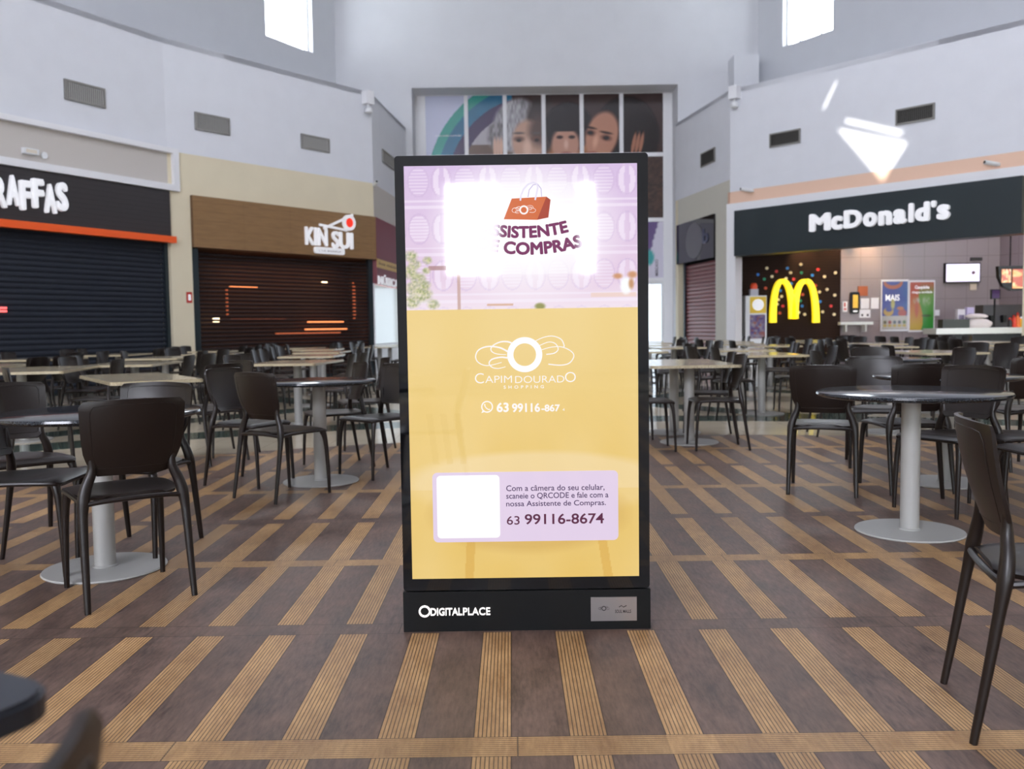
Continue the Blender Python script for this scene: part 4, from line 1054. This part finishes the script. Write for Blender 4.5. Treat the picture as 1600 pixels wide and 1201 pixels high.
MB().box(0.04, 0.2, -0.05, 0, zE - 0.1, zE + 0.1).build('box_body', m_trim, t, o); MB().box(0.09, 0.15, -0.06, -0.05, zE - 0.03, zE + 0.03).build('rocker', m_metal, t, o)

# ------------------------------------------------------------------ advertising screen
KY = floor_pt(824, 984)[1]
FK1 = front(KY)
kx0 = FK1.at(632, 985)[0]; kx1 = FK1.at(1015.5, 978)[0]
ktop = (FK1.at(613, 243)[1] + FK1.at(1011, 239)[1]) / 2
kb_ = (FK1.at(631, 925)[1] + FK1.at(1015, 919)[1]) / 2
kxc = (kx0 + kx1) / 2
tot = thing('advertising_screen', 'tall black freestanding advertising screen showing a white and gold shopping advert', 'advertising screen', (kxc, KY, 0))
KO = (kxc, 0, 0)
def K(x, y): return FK1.at(x, y, 0.012)
bz = MB(); bz.prism(rrect(kx0, kx1, kb_ + 0.004, ktop, 0.012), 0.0, 0.11)
body = bz.build('housing', m_gloss, tot, KO)
bs = MB(); bs.prism([(kx0 - 0.002, 0), (kx1 + 0.002, 0), (kx1 + 0.002, kb_), (kx0 - 0.002, kb_)], -0.004, 0.34)
base = bs.build('plinth', m_black, tot, KO)
for cx in (0.18, 0.5, 0.82):
    x = kx0 + (kx1 - kx0) * cx; MB().box(x - 0.035, x + 0.035, 0.02, 0.06, ktop - 0.001, ktop + 0.004).build('top_vent', m_steel, tot, KO)
sx0 = (FK1.at(632.5, 260)[0] + FK1.at(643, 903)[0]) / 2; sx1 = (FK1.at(995, 257)[0] + FK1.at(998.5, 900)[0]) / 2
sz1 = FK1.at(813, 257.5)[1]; sz0 = FK1.at(820, 901.5)[1]
def sgn_mod(a, m): return a - m * math.floor(a / m)
def ad(u, v):
    x = 636 + u * 362; y = 258 + (1 - v) * 644
    if y < 478.5:
        c = lerp((214, 190, 226), (232, 208, 226), (y - 258) / 220)
        # woven bead pattern
        px_, py_ = 36.0, 72.0
        row_ = math.floor((y - 258) / py_); fx = sgn_mod(x - 640, px_ * 2) ; fyy = sgn_mod(y - 258, py_)
        lite = (240, 226, 244); dk = (206, 180, 216)
        if fyy < 48:
            dx = fx - px_ * 0.5 if fx < px_ else fx - px_ * 1.5
            d = math.hypot(dx, (fyy - 24) * 0.72)
            if fx < px_:
                if d < 15 and sgn_mod(fyy, 5) < 2.4: c = lerp(c, lite, 0.75)
            else:
                dd = abs(abs(dx) - 9 + ((fyy - 24) / 20) ** 2 * 5)
                if d < 17 and abs(dx) > 3 and dd < 4: c = lerp(c, lite, 0.75)
            if 15.2 < d < 17.2: c = lerp(c, dk, 0.55)
        else:
            if 52 < fyy < 55 or 61 < fyy < 66: c = lerp(c, lite, 0.7)
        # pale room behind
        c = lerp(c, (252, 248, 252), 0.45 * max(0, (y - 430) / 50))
        g = ell(x, y, 825, 352, 112, 86, 0.45); c = lerp(c, (255, 253, 255), g)  # white glow over the mid panel, painted into the display colours
        if 700 < x < 905 and 285 < y < 425: c = lerp(c, (255, 254, 255), 0.4)  # pale block painted in as window glare on the display
        if 716 < x < 721 and y > 424: c = lerp(c, (196, 160, 150), 0.8)
        if 672 < x < 700 and 411 < y < 417: c = lerp(c, (170, 130, 130), 0.8)
        if 762 < x < 803 and 470 < y < 473: c = lerp(c, (214, 170, 140), 0.8)
        c = lerp(c, (150, 150, 90), ell(x, y, 845, 475, 8, 5, 0.3))
        if 925 < x < 996 and 455 < y < 462: c = lerp(c, (236, 206, 190), 0.7)
        c = lerp(c, (250, 250, 252), ell(x, y, 980, 445, 9, 13, 0.2)); c = lerp(c, (206, 150, 110), ell(x, y, 967, 430, 7, 4, 0.4) + ell(x, y, 990, 428, 7, 5, 0.4)); c = lerp(c, (200, 150, 110), ell(x, y, 988, 442, 4, 8, 0.4))
        for (lx, ly, s_) in ((644, 395, 10), (650, 408, 9), (640, 420, 12), (655, 430, 11), (648, 445, 12), (666, 440, 8), (670, 402, 7), (663, 455, 13), (645, 465, 12), (678, 470, 9), (668, 418, 6)):
            n = vnoise(x / 2.3 + lx, y / 2.3)
            c = lerp(c, lerp((122, 138, 84), (226, 220, 170), n), ell(x, y, lx, ly, s_, s_ * 0.8, 0.3) * (0.35 + 0.65 * vnoise(x / 3, y / 3 + lx)))
        return c
    c = lerp((236, 206, 132), (228, 190, 98), (y - 478) / 424)
    c = lerp(c, (242, 216, 156), 0.5 * vnoise(x / 60, y / 90))
    c = lerp(c, (242, 218, 170), 0.7 * ell(x, y, 835, 752, 205, 50, 0.1) * (1 if y < 760 else 0.5))  # faint reflections of a table and chairs painted into the gold below
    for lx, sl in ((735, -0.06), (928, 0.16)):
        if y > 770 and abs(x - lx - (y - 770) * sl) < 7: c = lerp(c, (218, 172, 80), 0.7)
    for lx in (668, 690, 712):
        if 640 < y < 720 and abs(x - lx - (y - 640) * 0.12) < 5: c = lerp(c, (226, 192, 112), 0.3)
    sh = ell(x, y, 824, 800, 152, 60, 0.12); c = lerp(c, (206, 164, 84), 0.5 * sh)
    return c
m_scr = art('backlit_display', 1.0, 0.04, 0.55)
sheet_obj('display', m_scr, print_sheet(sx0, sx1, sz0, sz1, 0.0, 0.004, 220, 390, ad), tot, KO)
def ink(name, rgb, es=1.0, rough=0.04): 
    m = mat(name, (8, 8, 8), rough, emit=rgb, es=es, spec=0.55); return m
i_white = ink('ink_white', (252, 246, 244)); i_plum = ink('ink_plum', (122, 50, 96)); i_lav = ink('ink_lavender', (226, 208, 232)); i_navy = ink('ink_indigo', (70, 48, 92))
i_pure = ink('ink_pure_white', (255, 255, 255)); i_orange = ink('ink_orange', (214, 112, 66)); i_dor = ink('ink_rust', (172, 72, 52)); i_sh = ink('ink_handle', (232, 226, 244))
Y1, T1 = -0.004, 0.0012
def line_text(s, x0, x1, yb, yt, m, name, bold=0.0, spacing=1.0):
    a, zb = K((x0), yb); b, _ = K(x1, yb); _, zt2 = K((x0 + x1) / 2, yt); _, zb = K((x0 + x1) / 2, yb)
    mb = MB(); text(mb, s, a, b, zb, zt2, Y1, T1, bold, spacing); return mb.build(name, m, tot, KO)
def zx(X, Y): return K(640 + X / 4.324, 250 + Y / 4.324)       # detail of the top panel
# bag
mb = MB(); mb.prism([zx(690, 258), zx(925, 245), zx(862, 402), zx(636, 398)], Y1 - 0.0008, Y1); mb.build('bag_front', i_orange, tot, KO)
mb = MB(); mb.prism([zx(925, 245), zx(953, 266), zx(938, 386), zx(862, 402)], Y1 - 0.0008, Y1); mb.build('bag_side', i_dor, tot, KO)
def loop(pts): return [zx(*p) for p in pts]
mb = MB(); mb.ribbon(loop([(748, 272), (752, 240), (770, 195), (800, 162), (835, 150), (860, 158), (866, 185), (858, 225), (848, 268)]), 0.006, Y1 - 0.002, Y1 - 0.0009); mb.build('bag_handle', i_sh, tot, KO)
mb = MB(); mb.ribbon(loop([(800, 248), (808, 200), (835, 165), (865, 160), (888, 190), (893, 245)]), 0.003, Y1 - 0.0008, Y1); mb.build('bag_handle', ink('ink_handle_shade', (196, 184, 222)), tot, KO)
mb = MB(); cx, cz = zx(772, 335); ring(cx, cz, 0.0162, 0.0105, Y1 - 0.002, Y1 - 0.0009, mb, 28)
def swirl(cx, cz, k, mbx, wd, y0, y1):
    """the crest's looping strokes, k = metres per source unit, origin at the ring centre"""
    S = [[(-60, -55), (-100, -85), (-160, -88), (-215, -62), (-225, -30), (-190, -8), (-125, -2)],
         [(-110, -20), (-170, -50), (-250, -58), (-310, -35), (-330, 10), (-310, 50), (-250, 70), (-155, 50)],
         [(-105, 22), (-160, 15), (-220, 28), (-240, 55), (-220, 82), (-180, 90), (-130, 80)],
         [(70, -90), (130, -115), (190, -122), (245, -100), (265, -60), (262, -48)],
         [(100, -60), (160, -82), (205, -72), (225, -35), (200, -8), (145, 0)],
         [(110, -30), (180, -48), (250, -48), (310, -20), (330, 15), (300, 60), (240, 74), (158, 66)]]
    for st in S:
        pts = []
        for i in range(len(st) - 1):
            p0 = st[max(i - 1, 0)]; p1 = st[i]; p2 = st[i + 1]; p3 = st[min(i + 2, len(st) - 1)]
            for q_ in range(6):
                t_ = q_ / 6
                f = lambda a, b, c, d: 0.5 * (2 * b + (c - a) * t_ + (2 * a - 5 * b + 4 * c - d) * t_ ** 2 + (3 * b - a - 3 * c + d) * t_ ** 3)
                pts.append((cx + f(p0[0], p1[0], p2[0], p3[0]) * k, cz - f(p0[1], p1[1], p2[1], p3[1]) * k))
        pts.append((cx + st[-1][0] * k, cz - st[-1][1] * k))
        n = len(pts); mbx.ribbon(pts, [wd * (1.9 - 1.2 * i / n) if st[0][0] < 0 else wd * (0.8 + 0.5 * i / n) for i in range(n)], y0, y1)
swirl(cx, cz, 0.000128, mb, 0.0011, Y1 - 0.002, Y1 - 0.0009); mb.build('bag_crest', i_white, tot, KO)
# arched title
def arcw(s, X0, X1, Yb, hgt, name):
    a, _ = zx(X0, Yb); b, _ = zx(X1, Yb); _, zb = zx((X0 + X1) / 2, Yb); px = 3.25 / 1400 / 4.324
    mb = MB(); arc_text(mb, s, a, b, zb, hgt * px, 1250 * px, Y1, T1, 0.045); mb.build(name, i_plum, tot, KO)
arcw('ASSISTENTE', 468, 1082, 527, 82, 'title_lettering'); arcw('DE COMPRAS', 448, 1180, 640, 86, 'title_lettering')
# crest on gold
def zy(X, Y): return K(640 + X / 4.324, 480 + Y / 4.324)
mb = MB(); cx, cz = zy(778, 320); pxm = 3.25 / 1400 / 4.324
ring(cx, cz, 118 * pxm, 76 * pxm, Y1 - T1, Y1, mb, 64); mb.build('crest_ring', i_pure, tot, KO)
mb = MB(); swirl(cx, cz, pxm, mb, 6 * pxm, Y1 - T1, Y1); mb.build('crest_scrolls', i_white, tot, KO)
line_text('C', 742, 756, 599, 583, i_white, 'name_lettering', -0.008); line_text('APIM', 758, 800, 598, 587, i_white, 'name_lettering', -0.008); line_text('DOURAD', 805, 882, 598, 587, i_white, 'name_lettering', -0.008); line_text('O', 883, 900, 597, 581, i_white, 'name_lettering', -0.008)
line_text('SHOPPING', 787, 850, 607, 602, i_white, 'subtitle_lettering', 0.012, 1.9)
mb = MB(); cx, cz = zy(523, 673); ring(cx, cz, 40 * pxm, 32 * pxm, Y1 - T1, Y1, mb, 36); mb.prism([zy(484, 716), zy(496, 690), zy(510, 706)], Y1 - T1, Y1)
mb.ribbon([zy(507, 655), zy(508, 668), zy(518, 682), zy(532, 692), zy(542, 690)], [9 * pxm, 6 * pxm, 6 * pxm, 6 * pxm, 9 * pxm], Y1 - T1, Y1); mb.build('phone_icon', i_white, tot, KO)
line_text('63', 776, 795, 644, 629, i_white, 'phone_lettering', 0.03); line_text('99116', 800, 844, 644, 630, i_white, 'phone_lettering', 0.03); line_text('-867', 846, 875, 643, 632, i_white, 'phone_lettering', 0.03); line_text('4', 879, 882.5, 642, 638, i_white, 'phone_lettering', 0.0)
# card (its code square left blank)
a, z0 = K(676, 848); b, z1 = K(966, 735); a = K(675, 740)[0]
mb = MB(); mb.prism(rrect(a, b, K(820, 846)[1], K(820, 737)[1], 0.018), Y1 - 0.001, Y1); mb.build('card_panel', i_lav, tot, KO)
a = K(682.5, 790)[0]; b = K(781, 790)[0]
mb = MB(); mb.prism(rrect(a, b, K(731, 841)[1], K(731, 743)[1], 0.014), Y1 - 0.002, Y1 - 0.001); mb.build('blank_square', i_pure, tot, KO)
Y1 = Y1 - 0.001
line_text('Com a câmera do seu celular,', 791, 945, 768, 757.5, i_navy, 'card_lettering', 0.008)
line_text('scaneie o QRCODE e fale com a', 791, 951, 780, 769.5, i_navy, 'card_lettering', 0.008)
line_text('nossa Assistente de Compras.', 791, 947, 793, 782, i_navy, 'card_lettering', 0.008)
i_plumd = ink('ink_dark_plum', (92, 40, 70))
line_text('63', 792, 812, 820, 806.5, i_plumd, 'card_lettering', 0.005); line_text('99116-8674', 820, 944, 819, 802.5, i_plumd, 'card_lettering', 0.015)
Y1 = Y1 + 0.001
# plinth lettering and plaque
mg = mat('glowing_letters', (240, 240, 240), 0.4, emit=(255, 244, 236), es=1.05)
def B(x, y): return FK1.at(x, y, 0.008)
cx, cz = B(663.5, 955); mb = MB(); ring(cx, cz, 0.0215, 0.0155, -0.010, -0.004, mb, 36); mb.build('ring_emblem', mg, tot, KO)
a, z0 = B(673, 961.5); b, z1 = B(723, 949.5); z0 = B(720, 961)[1]; z1 = B(720, 949.5)[1]
mb = MB(); text(mb, 'DIGITAL', a, B(722, 955)[0], z0, z1, -0.004, 0.006, bold=0.012); text(mb, 'PLACE', B(723.5, 955)[0], B(766, 955)[0], z0, z1, -0.004, 0.006, bold=0.006); mb.build('plinth_lettering', mg, tot, KO)
a, z1 = B(923, 933); b, z0 = B(995, 969)
plq = MB().box(a, b, -0.009, -0.004, z0, z1).build('plaque', m_steel, tot, KO)
mk = mat('engraved_black', (40, 36, 36), 0.5)
mb = MB(); cx, cz = B(943.5, 950); ring(cx, cz, 0.0085, 0.006, -0.0105, -0.009, mb, 24); swirl(cx, cz, 0.00006, mb, 0.0005, -0.0098, -0.009)
text(mb, 'SOUL MALLS', B(961, 955)[0], B(986, 955)[0], B(973, 957)[1], B(973, 952)[1], -0.009, 0.0012, bold=0.01)
mb.ribbon([B(967, 948), B(971, 945.5), B(974, 948), B(979, 945.5)], 0.0025, -0.0102, -0.009)
mb.build('engraving', mk, plq, KO)

# ------------------------------------------------------------------ chairs
def lerpk(keys, t):
    for i in range(len(keys) - 1):
        if t <= keys[i + 1][0]:
            a, b = keys[i], keys[i + 1]; f = (t - a[0]) / (b[0] - a[0]); f = f * f * (3 - 2 * f)
            return a[1] + (b[1] - a[1]) * f
    return keys[-1][1]
def smooth_path(P, n):
    out = []
    for i in range(len(P) - 1):
        p0 = Vector(P[max(i - 1, 0)]); p1 = Vector(P[i]); p2 = Vector(P[i + 1]); p3 = Vector(P[min(i + 2, len(P) - 1)])
        for k in range(n):
            t = k / n; out.append(0.5 * (2 * p1 + (p2 - p0) * t + (2 * p0 - 5 * p1 + 4 * p2 - p3) * t * t + (3 * p1 - p0 - 3 * p2 + p3) * t ** 3))
    out.append(Vector(P[-1])); return out
def linear(keys, t):
    for i in range(len(keys) - 1):
        if t <= keys[i + 1][0]:
            a, b = keys[i], keys[i + 1]; return a[1] + (b[1] - a[1]) * (t - a[0]) / (b[0] - a[0])
    return keys[-1][1]
def make_chair():
    root = thing('plastic_chair', 'x', 'chair')
    def back(u, v):
        s = u * 2 - 1
        z = 0.535 + 0.305 * v
        w = linear([(0, 0.145), (0.15, 0.170), (0.3, 0.188), (0.5, 0.197), (0.75, 0.202), (1, 0.205)], v)
        if v > 0.92: q = (v - 0.92) / 0.08; w -= 0.02 * (1 - math.sqrt(max(0, 1 - q * q)))
        if v < 0.12: q = (0.12 - v) / 0.12; w -= 0.012 * q * q
        z += 0.008 * (1 - s * s) * (1 if v > 0.9 else 0)
        y = -0.163 - 0.085 * v + 0.010 * math.sin(v * math.pi) * -1 + 0.042 * s * s * (0.6 + 0.4 * v)
        return (s * w, y, z)
    mb = MB().shell(back, 16, 16, 0.011)
    for sd in (-0.0062, 0.0062):
        P = [(0.09, 0.1), (0.09, 0.3), (0.09, 0.5), (0.09, 0.7), (0.09, 0.86), (0.12, 0.92), (0.2, 0.93), (0.4, 0.93), (0.6, 0.93), (0.8, 0.93), (0.88, 0.92), (0.91, 0.86), (0.91, 0.7), (0.91, 0.5), (0.91, 0.3), (0.91, 0.1), (0.7, 0.1), (0.5, 0.1), (0.3, 0.1), (0.09, 0.1)]
        mb.tube([(back(u, v)[0], back(u, v)[1] + sd, back(u, v)[2]) for u, v in P], 0.0016, 6, 1.0, (0, 1, 0))
    mb.build('backrest', m_chair, root)
    def seat(u, v):
        s = u * 2 - 1; y = -0.178 + 0.408 * v
        w = linear([(0, 0.12), (0.06, 0.15), (0.15, 0.178), (0.3, 0.195), (0.5, 0.204), (0.92, 0.212), (1, 0.2)], v)
        z = 0.452 - 0.014 * (1 - s * s) * math.sin(min(1, v * 1.15) * math.pi) - (0.016 * ((v - 0.88) / 0.12) ** 2 if v > 0.88 else 0)
        z -= 0.01 * abs(s) ** 6
        return (s * w, y, z)
    st = MB().shell(seat, 14, 14, 0.013).build('seat', m_chair, root)
    rail = [(-0.196, -0.168, 0.425), (-0.206, -0.08, 0.437), (-0.21, 0.06, 0.44), (-0.208, 0.18, 0.438), (-0.185, 0.222, 0.432), (-0.1, 0.23, 0.434), (0, 0.231, 0.434), (0.1, 0.23, 0.434), (0.185, 0.222, 0.432), (0.208, 0.18, 0.438), (0.21, 0.06, 0.44), (0.206, -0.08, 0.437), (0.196, -0.168, 0.425)]
    mb = MB(); mb.tube(smooth_path(rail, 3), 0.0105, 8)
    mb.tube(smooth_path([(-0.193, -0.17, 0.425), (-0.12, -0.184, 0.434), (0, -0.19, 0.437), (0.12, -0.184, 0.434), (0.193, -0.17, 0.425)], 3), 0.0105, 8)
    mb.build('seat_rail', m_chair, root)
    for s in (-1, 1):
        P = [(s * 0.208, -0.238, 0.0), (s * 0.205, -0.213, 0.15), (s * 0.202, -0.186, 0.32), (s * 0.197, -0.170, 0.42), (s * 0.182, -0.160, 0.49), (s * 0.158, -0.157, 0.55), (s * 0.158, -0.160, 0.60), (s * 0.170, -0.170, 0.66)]
        path = smooth_path(P, 4); n = len(path)
        rad = [linear([(0, 0.0125), (0.35, 0.019), (0.47, 0.025), (0.57, 0.023), (0.72, 0.019), (0.86, 0.014), (1, 0.004)], k / (n - 1)) for k in range(n)]
        MB().tube(path, rad, 12, 0.85, (0, 1, 0)).build('leg', m_chair, root)
        P = [(s * 0.203, 0.238, 0.0), (s * 0.202, 0.232, 0.16), (s * 0.199, 0.222, 0.32), (s * 0.192, 0.21, 0.405), (s * 0.18, 0.195, 0.438)]
        path = smooth_path(P, 4); n = len(path)
        rad = [linear([(0, 0.0115), (0.6, 0.017), (0.85, 0.023), (1, 0.014)], k / (n - 1)) for k in range(n)]
        MB().tube(path, rad, 12, 0.9, (0, 1, 0)).build('leg', m_chair, root)
    return root
protos = {}
def dup(root):
    r = root.copy(); C.objects.link(r)
    for ch in list(root.children):
        c = ch.copy(); C.objects.link(c); c.parent = r
        for g in list(ch.children): d = g.copy(); C.objects.link(d); d.parent = c
    return r
chair0 = make_chair(); first = [chair0]
placed = []
def chair(x, y, th, label, group=None):
    r = first.pop() if first else dup(chair0)
    r.location = (x, y, 0); r.rotation_euler = (0, 0, R(th - 90)); r['label'] = label
    r['group'] = group or 'brown plastic chairs around the near tables'
    placed.append((x, y)); return r
def table(kind, x, y, label, group, r=0.45, rz=0.0, size=(0.8, 0.8)):
    key = (kind, r, size)
    if key in protos: t = dup(protos[key])
    else:
        t = thing('round_table' if kind == 'round' else 'square_table', label, 'table')
        if kind == 'round':
            MB().lathe([(0, 0.722), (r - 0.02, 0.722), (r - 0.006, 0.727), (r, 0.736), (r - 0.003, 0.746), (r - 0.012, 0.75), (0, 0.75)], 64).build('tabletop', m_granite, t)
        else:
            hx, hy = size[0] / 2, size[1] / 2
            MB().plate(rrect(-hx, hx, -hy, hy, 0.05), 0.724, 0.745).plate(rrect(-hx + 0.004, hx - 0.004, -hy + 0.004, hy - 0.004, 0.05), 0.745, 0.75).build('tabletop', m_black_top if kind == 'black' else m_marble, t)
        MB().lathe([(0.048, 0.012), (0.048, 0.722)], 28).lathe([(0.056, 0.012), (0.056, 0.018), (0.048, 0.024)], 28).build('pole', m_grey, t)
        MB().lathe([(0, 0.0), (0.272, 0.0), (0.276, 0.005), (0.272, 0.011), (0.06, 0.014), (0, 0.014)], 48).build('base_plate', m_grey, t)
        protos[key] = t
    t.location = (x, y, 0); t.rotation_euler = (0, 0, rz); t['label'] = label; t['group'] = group
    placed.append((x, y)); return t
m_black_top = mat('black_laminate', (38, 42, 50), 0.35)
GT = 'black granite round tables'; GS = 'beige stone square tables'
fp = floor_pt
def mean(*p): return (sum(a[0] for a in p) / len(p), sum(a[1] for a in p) / len(p))
def by_rear(pa, pb, label, group=None):
    """rear feet seen at two spots on the floor, given in order left, right of the sitter"""
    a, b = fp(*pa), fp(*pb); dx, dy = b[0] - a[0], b[1] - a[1]; th = math.atan2(dx * -1, dy) ; n = math.hypot(dx, dy)
    f = (-dy / n, dx / n); m = mean(a, b)
    return chair(m[0] + f[0] * 0.238, m[1] + f[1] * 0.238, math.degrees(math.atan2(f[1], f[0])), label, group)
def by_front(pa, pb, label, group=None):
    a, b = fp(*pa), fp(*pb); dx, dy = b[0] - a[0], b[1] - a[1]; n = math.hypot(dx, dy)
    f = (-dy / n, dx / n); m = mean(a, b)
    return chair(m[0] - f[0] * 0.238, m[1] - f[1] * 0.238, math.degrees(math.atan2(f[1], f[0])), label, group)
# near left table
x, y = fp(165, 888); table('round', x, y, 'black granite round table nearest the camera on the left', GT, 0.455)
by_rear((139, 960), (303, 930), 'dark brown plastic chair with its back to us, nearest on the left')
p = fp(122, 841); chair(p[0] - 0.29, p[1] - 0.0, -45, 'dark brown plastic chair behind the near left table, cut by the photo edge')
p = fp(83, 906); chair(p[0] - 0.2, p[1] + 0.2, 4, 'dark brown plastic chair at the left edge showing only its seat and front legs')
a = mean(fp(308, 840), fp(180, 842)); chair(a[0] + 0.01, a[1] - 0.21, -97, 'dark brown plastic chair facing us from behind the near left table')
# left middle table
x, y = fp(502, 752); table('round', x, y, 'black granite round table left of the screen with four chairs', GT, 0.42)
by_rear((365, 778), (431, 788), 'dark brown plastic chair turned away, left of the middle round table')
p = fp(318, 758); q_ = fp(408, 764); th = math.degrees(math.atan2(q_[1] - p[1], q_[0] - p[0])); d = Vector((q_[0] - p[0], q_[1] - p[1])).normalized()
chair((p[0] + q_[0]) / 2 - d.y * 0.2, (p[1] + q_[1]) / 2 + d.x * 0.2, th, 'dark brown plastic chair side on, just behind the one turned away')
by_front((511, 741), (487, 728), 'dark brown plastic chair facing left behind the middle round table')if False else None
def front_pair(near, far, toward, label, group=None):
    a, b = fp(*near), fp(*far); m = mean(a, b); e = Vector((b[0] - a[0], b[1] - a[1])).normalized(); f = Vector((-e.y, e.x))
    if f.dot(Vector(toward)) < 0: f = -f
    return chair(m[0] - f.x * 0.238, m[1] - f.y * 0.238, math.degrees(math.atan2(f.y, f.x)), label, group)
cc = front_pair((511, 741), (487, 728), (-1, -0.4), 'dark brown plastic chair turned left behind the middle round table pole'); cc.location.x -= 0.1; cc.location.y += 0.12
front_pair((575, 751), (522, 742), (-1, -1), 'dark brown plastic chair at the left edge of the screen, facing the middle round table').location.x += 0.04
p = fp(545, 704); chair(p[0] + 0.12, p[1] + 0.25, 200, 'dark brown plastic chair behind the middle round table, half hidden by another')
# beige tables on the left
def top_at(px, py): return fp(px, py, 0.75)
x, y = -3.1, 7.42; table('square', x, y, 'beige speckled table behind the near left chairs', GS, rz=R(34), size=(0.68, 1.5))
p = fp(318, 724); chair(p[0] + 0.02, p[1] + 0.12, 150, 'dark brown plastic chair right of the beige speckled table')
chair(x - 0.78, y - 0.1, 28, 'dark brown plastic chair left of the beige speckled table, tilted in profile')
chair(x + 0.45, y + 0.75, -130, 'dark brown plastic chair on the far side of the beige speckled table')
x, y = -5.15, 9.4; table('square', x, y, 'pale table at the left edge behind the beige speckled one', GS, rz=R(12), size=(1.2, 1.5))
chair(x + 0.85, y - 0.1, 185, 'dark brown plastic chair right of the pale table at the left edge')
# right near table
x, y = fp(1421, 830); table('round', x, y, 'black granite round table nearest on the right', GT, 0.48)
by_rear((1230, 772.5), (1339, 778), 'dark brown plastic chair with its back to us, left of the near right table')
front_pair((1490, 810), (1401, 793), (-1, -0.5), 'grey brown plastic chair facing left behind the near right table')
p = fp(1384, 774); chair(p[0] + 0.23, p[1] + 0.24, 93, 'dark brown plastic chair with its back to us behind the near right table')
x, y = fp(1477, 754); table('round', x, y, 'black granite round table behind the near right one', GT, 0.48)
chair(2.85, 6.98, -108, 'grey brown plastic chair facing us left of the second right table')
chair(3.83, 6.78, 97, 'dark brown plastic chair with its back to us at the right edge, beyond the tables')
chair(3.02, 5.22, 178, 'dark brown plastic chair at the right edge showing only its far seat')
chair(2.84, 4.62, 182, 'dark brown plastic chair at the right edge showing only its near seat')
by_rear((1475, 1068), (1520, 1160), 'large dark brown plastic chair in profile, nearest on the right edge')
# the very near table corner and chair
t = table('black', -0.93, 0.74, 'blurred dark table corner at the lower left edge', GT, rz=R(-26), size=(0.7, 0.7)); t['group'] = 'near square tables'
chair(-0.53, 0.46, 176, 'blurred brown chair back rising from the bottom left corner')
# right square table beside the screen
x, y = fp(1077, 691); table('square', x, y, 'beige square table just right of the screen', GS, size=(0.84, 0.78)); table('square', x, y + 0.8, 'beige square table pushed up behind the one beside the screen', GS, size=(0.84, 0.78))
chair(1.86, 8.08, 180, 'dark brown plastic chair right of the beige table beside the screen')
chair(1.98, 8.92, 176, 'dark brown plastic chair hidden behind the one right of the beige table')
chair(1.2, 8.06, 0, 'dark brown plastic chair tucked in at the screen side of the beige table')
chair(1.12, 8.9, 3, 'dark brown plastic chair at the far screen side of the beige table')
# ------------------------------------------------------------------ the crowd of tables beyond
ORD = ['first', 'second', 'third', 'fourth', 'fifth', 'sixth']
LFT = [[(-6.3, 11.0), (-4.5, 10.9), (-2.6, 10.6)], [(-7.0, 13.6), (-5.1, 13.3), (-2.95, 13.4)], [(-7.0, 15.7), (-5.1, 15.5), (-3.2, 15.6)],
       [(-5.7, 17.6), (-3.9, 17.7)], [(-4.5, 19.5), (-2.8, 19.6)], [(-3.0, 21.4)]]
RGT = [[(3.1, 11.2), (5.15, 11.1), (6.8, 12.2)], [(1.75, 13.2), (3.4, 13.3), (5.7, 14.0), (7.7, 14.3)], [(2.7, 15.4), (4.6, 15.6), (6.6, 16.1), (8.5, 15.9)],
       [(2.6, 17.5), (4.3, 17.6), (6.1, 18.0), (8.2, 17.8)], [(3.1, 19.5), (4.9, 19.7), (6.7, 19.9)], [(3.3, 21.4), (4.9, 21.6)]]
for side, rows_, where in (('left', LFT, 'before the closed shutters'), ('right', RGT, 'before the lit restaurant')):
    for ri, row in enumerate(rows_):
        for ti, (x, y) in enumerate(row):
            x += random.uniform(-0.1, 0.1); y += random.uniform(-0.1, 0.1); rot = random.uniform(-7, 7)
            table('square', x, y, 'beige table, %s from the left in the %s row back %s' % (ORD[ti], ORD[ri], where), 'beige tables in rows %s' % where, rz=R(rot), size=(0.8, 1.25))
            c, sn = math.cos(R(rot)), math.sin(R(rot))
            for ox, oy, th, nm in ((-0.47, -0.31, 0, 'nearer right-facing'), (-0.49, 0.31, 0, 'farther right-facing'), (0.47, -0.32, 180, 'nearer left-facing'), (0.49, 0.3, 180, 'farther left-facing')):
                ox += random.uniform(-0.02, 0.13) * (1 if ox > 0 else -1)
                chair(x + ox * c - oy * sn, y + ox * sn + oy * c, th + rot + random.uniform(-12, 12),
                      '%s brown chair, %s table from left, %s row back %s' % (nm, ORD[ti], ORD[ri], where), 'chairs at the table rows %s' % where)
x, y = 3.85, 9.05; table('round', x, y, 'black granite round table beyond the two near right ones', GT, 0.45)
chair(x + 0.58, y + 0.1, 185, 'dark brown plastic chair right of the third black round table'); chair(x - 0.6, y - 0.1, -5, 'dark brown plastic chair left of the third black round table'); chair(x + 0.1, y + 0.66, -95, 'dark brown plastic chair behind the third black round table')
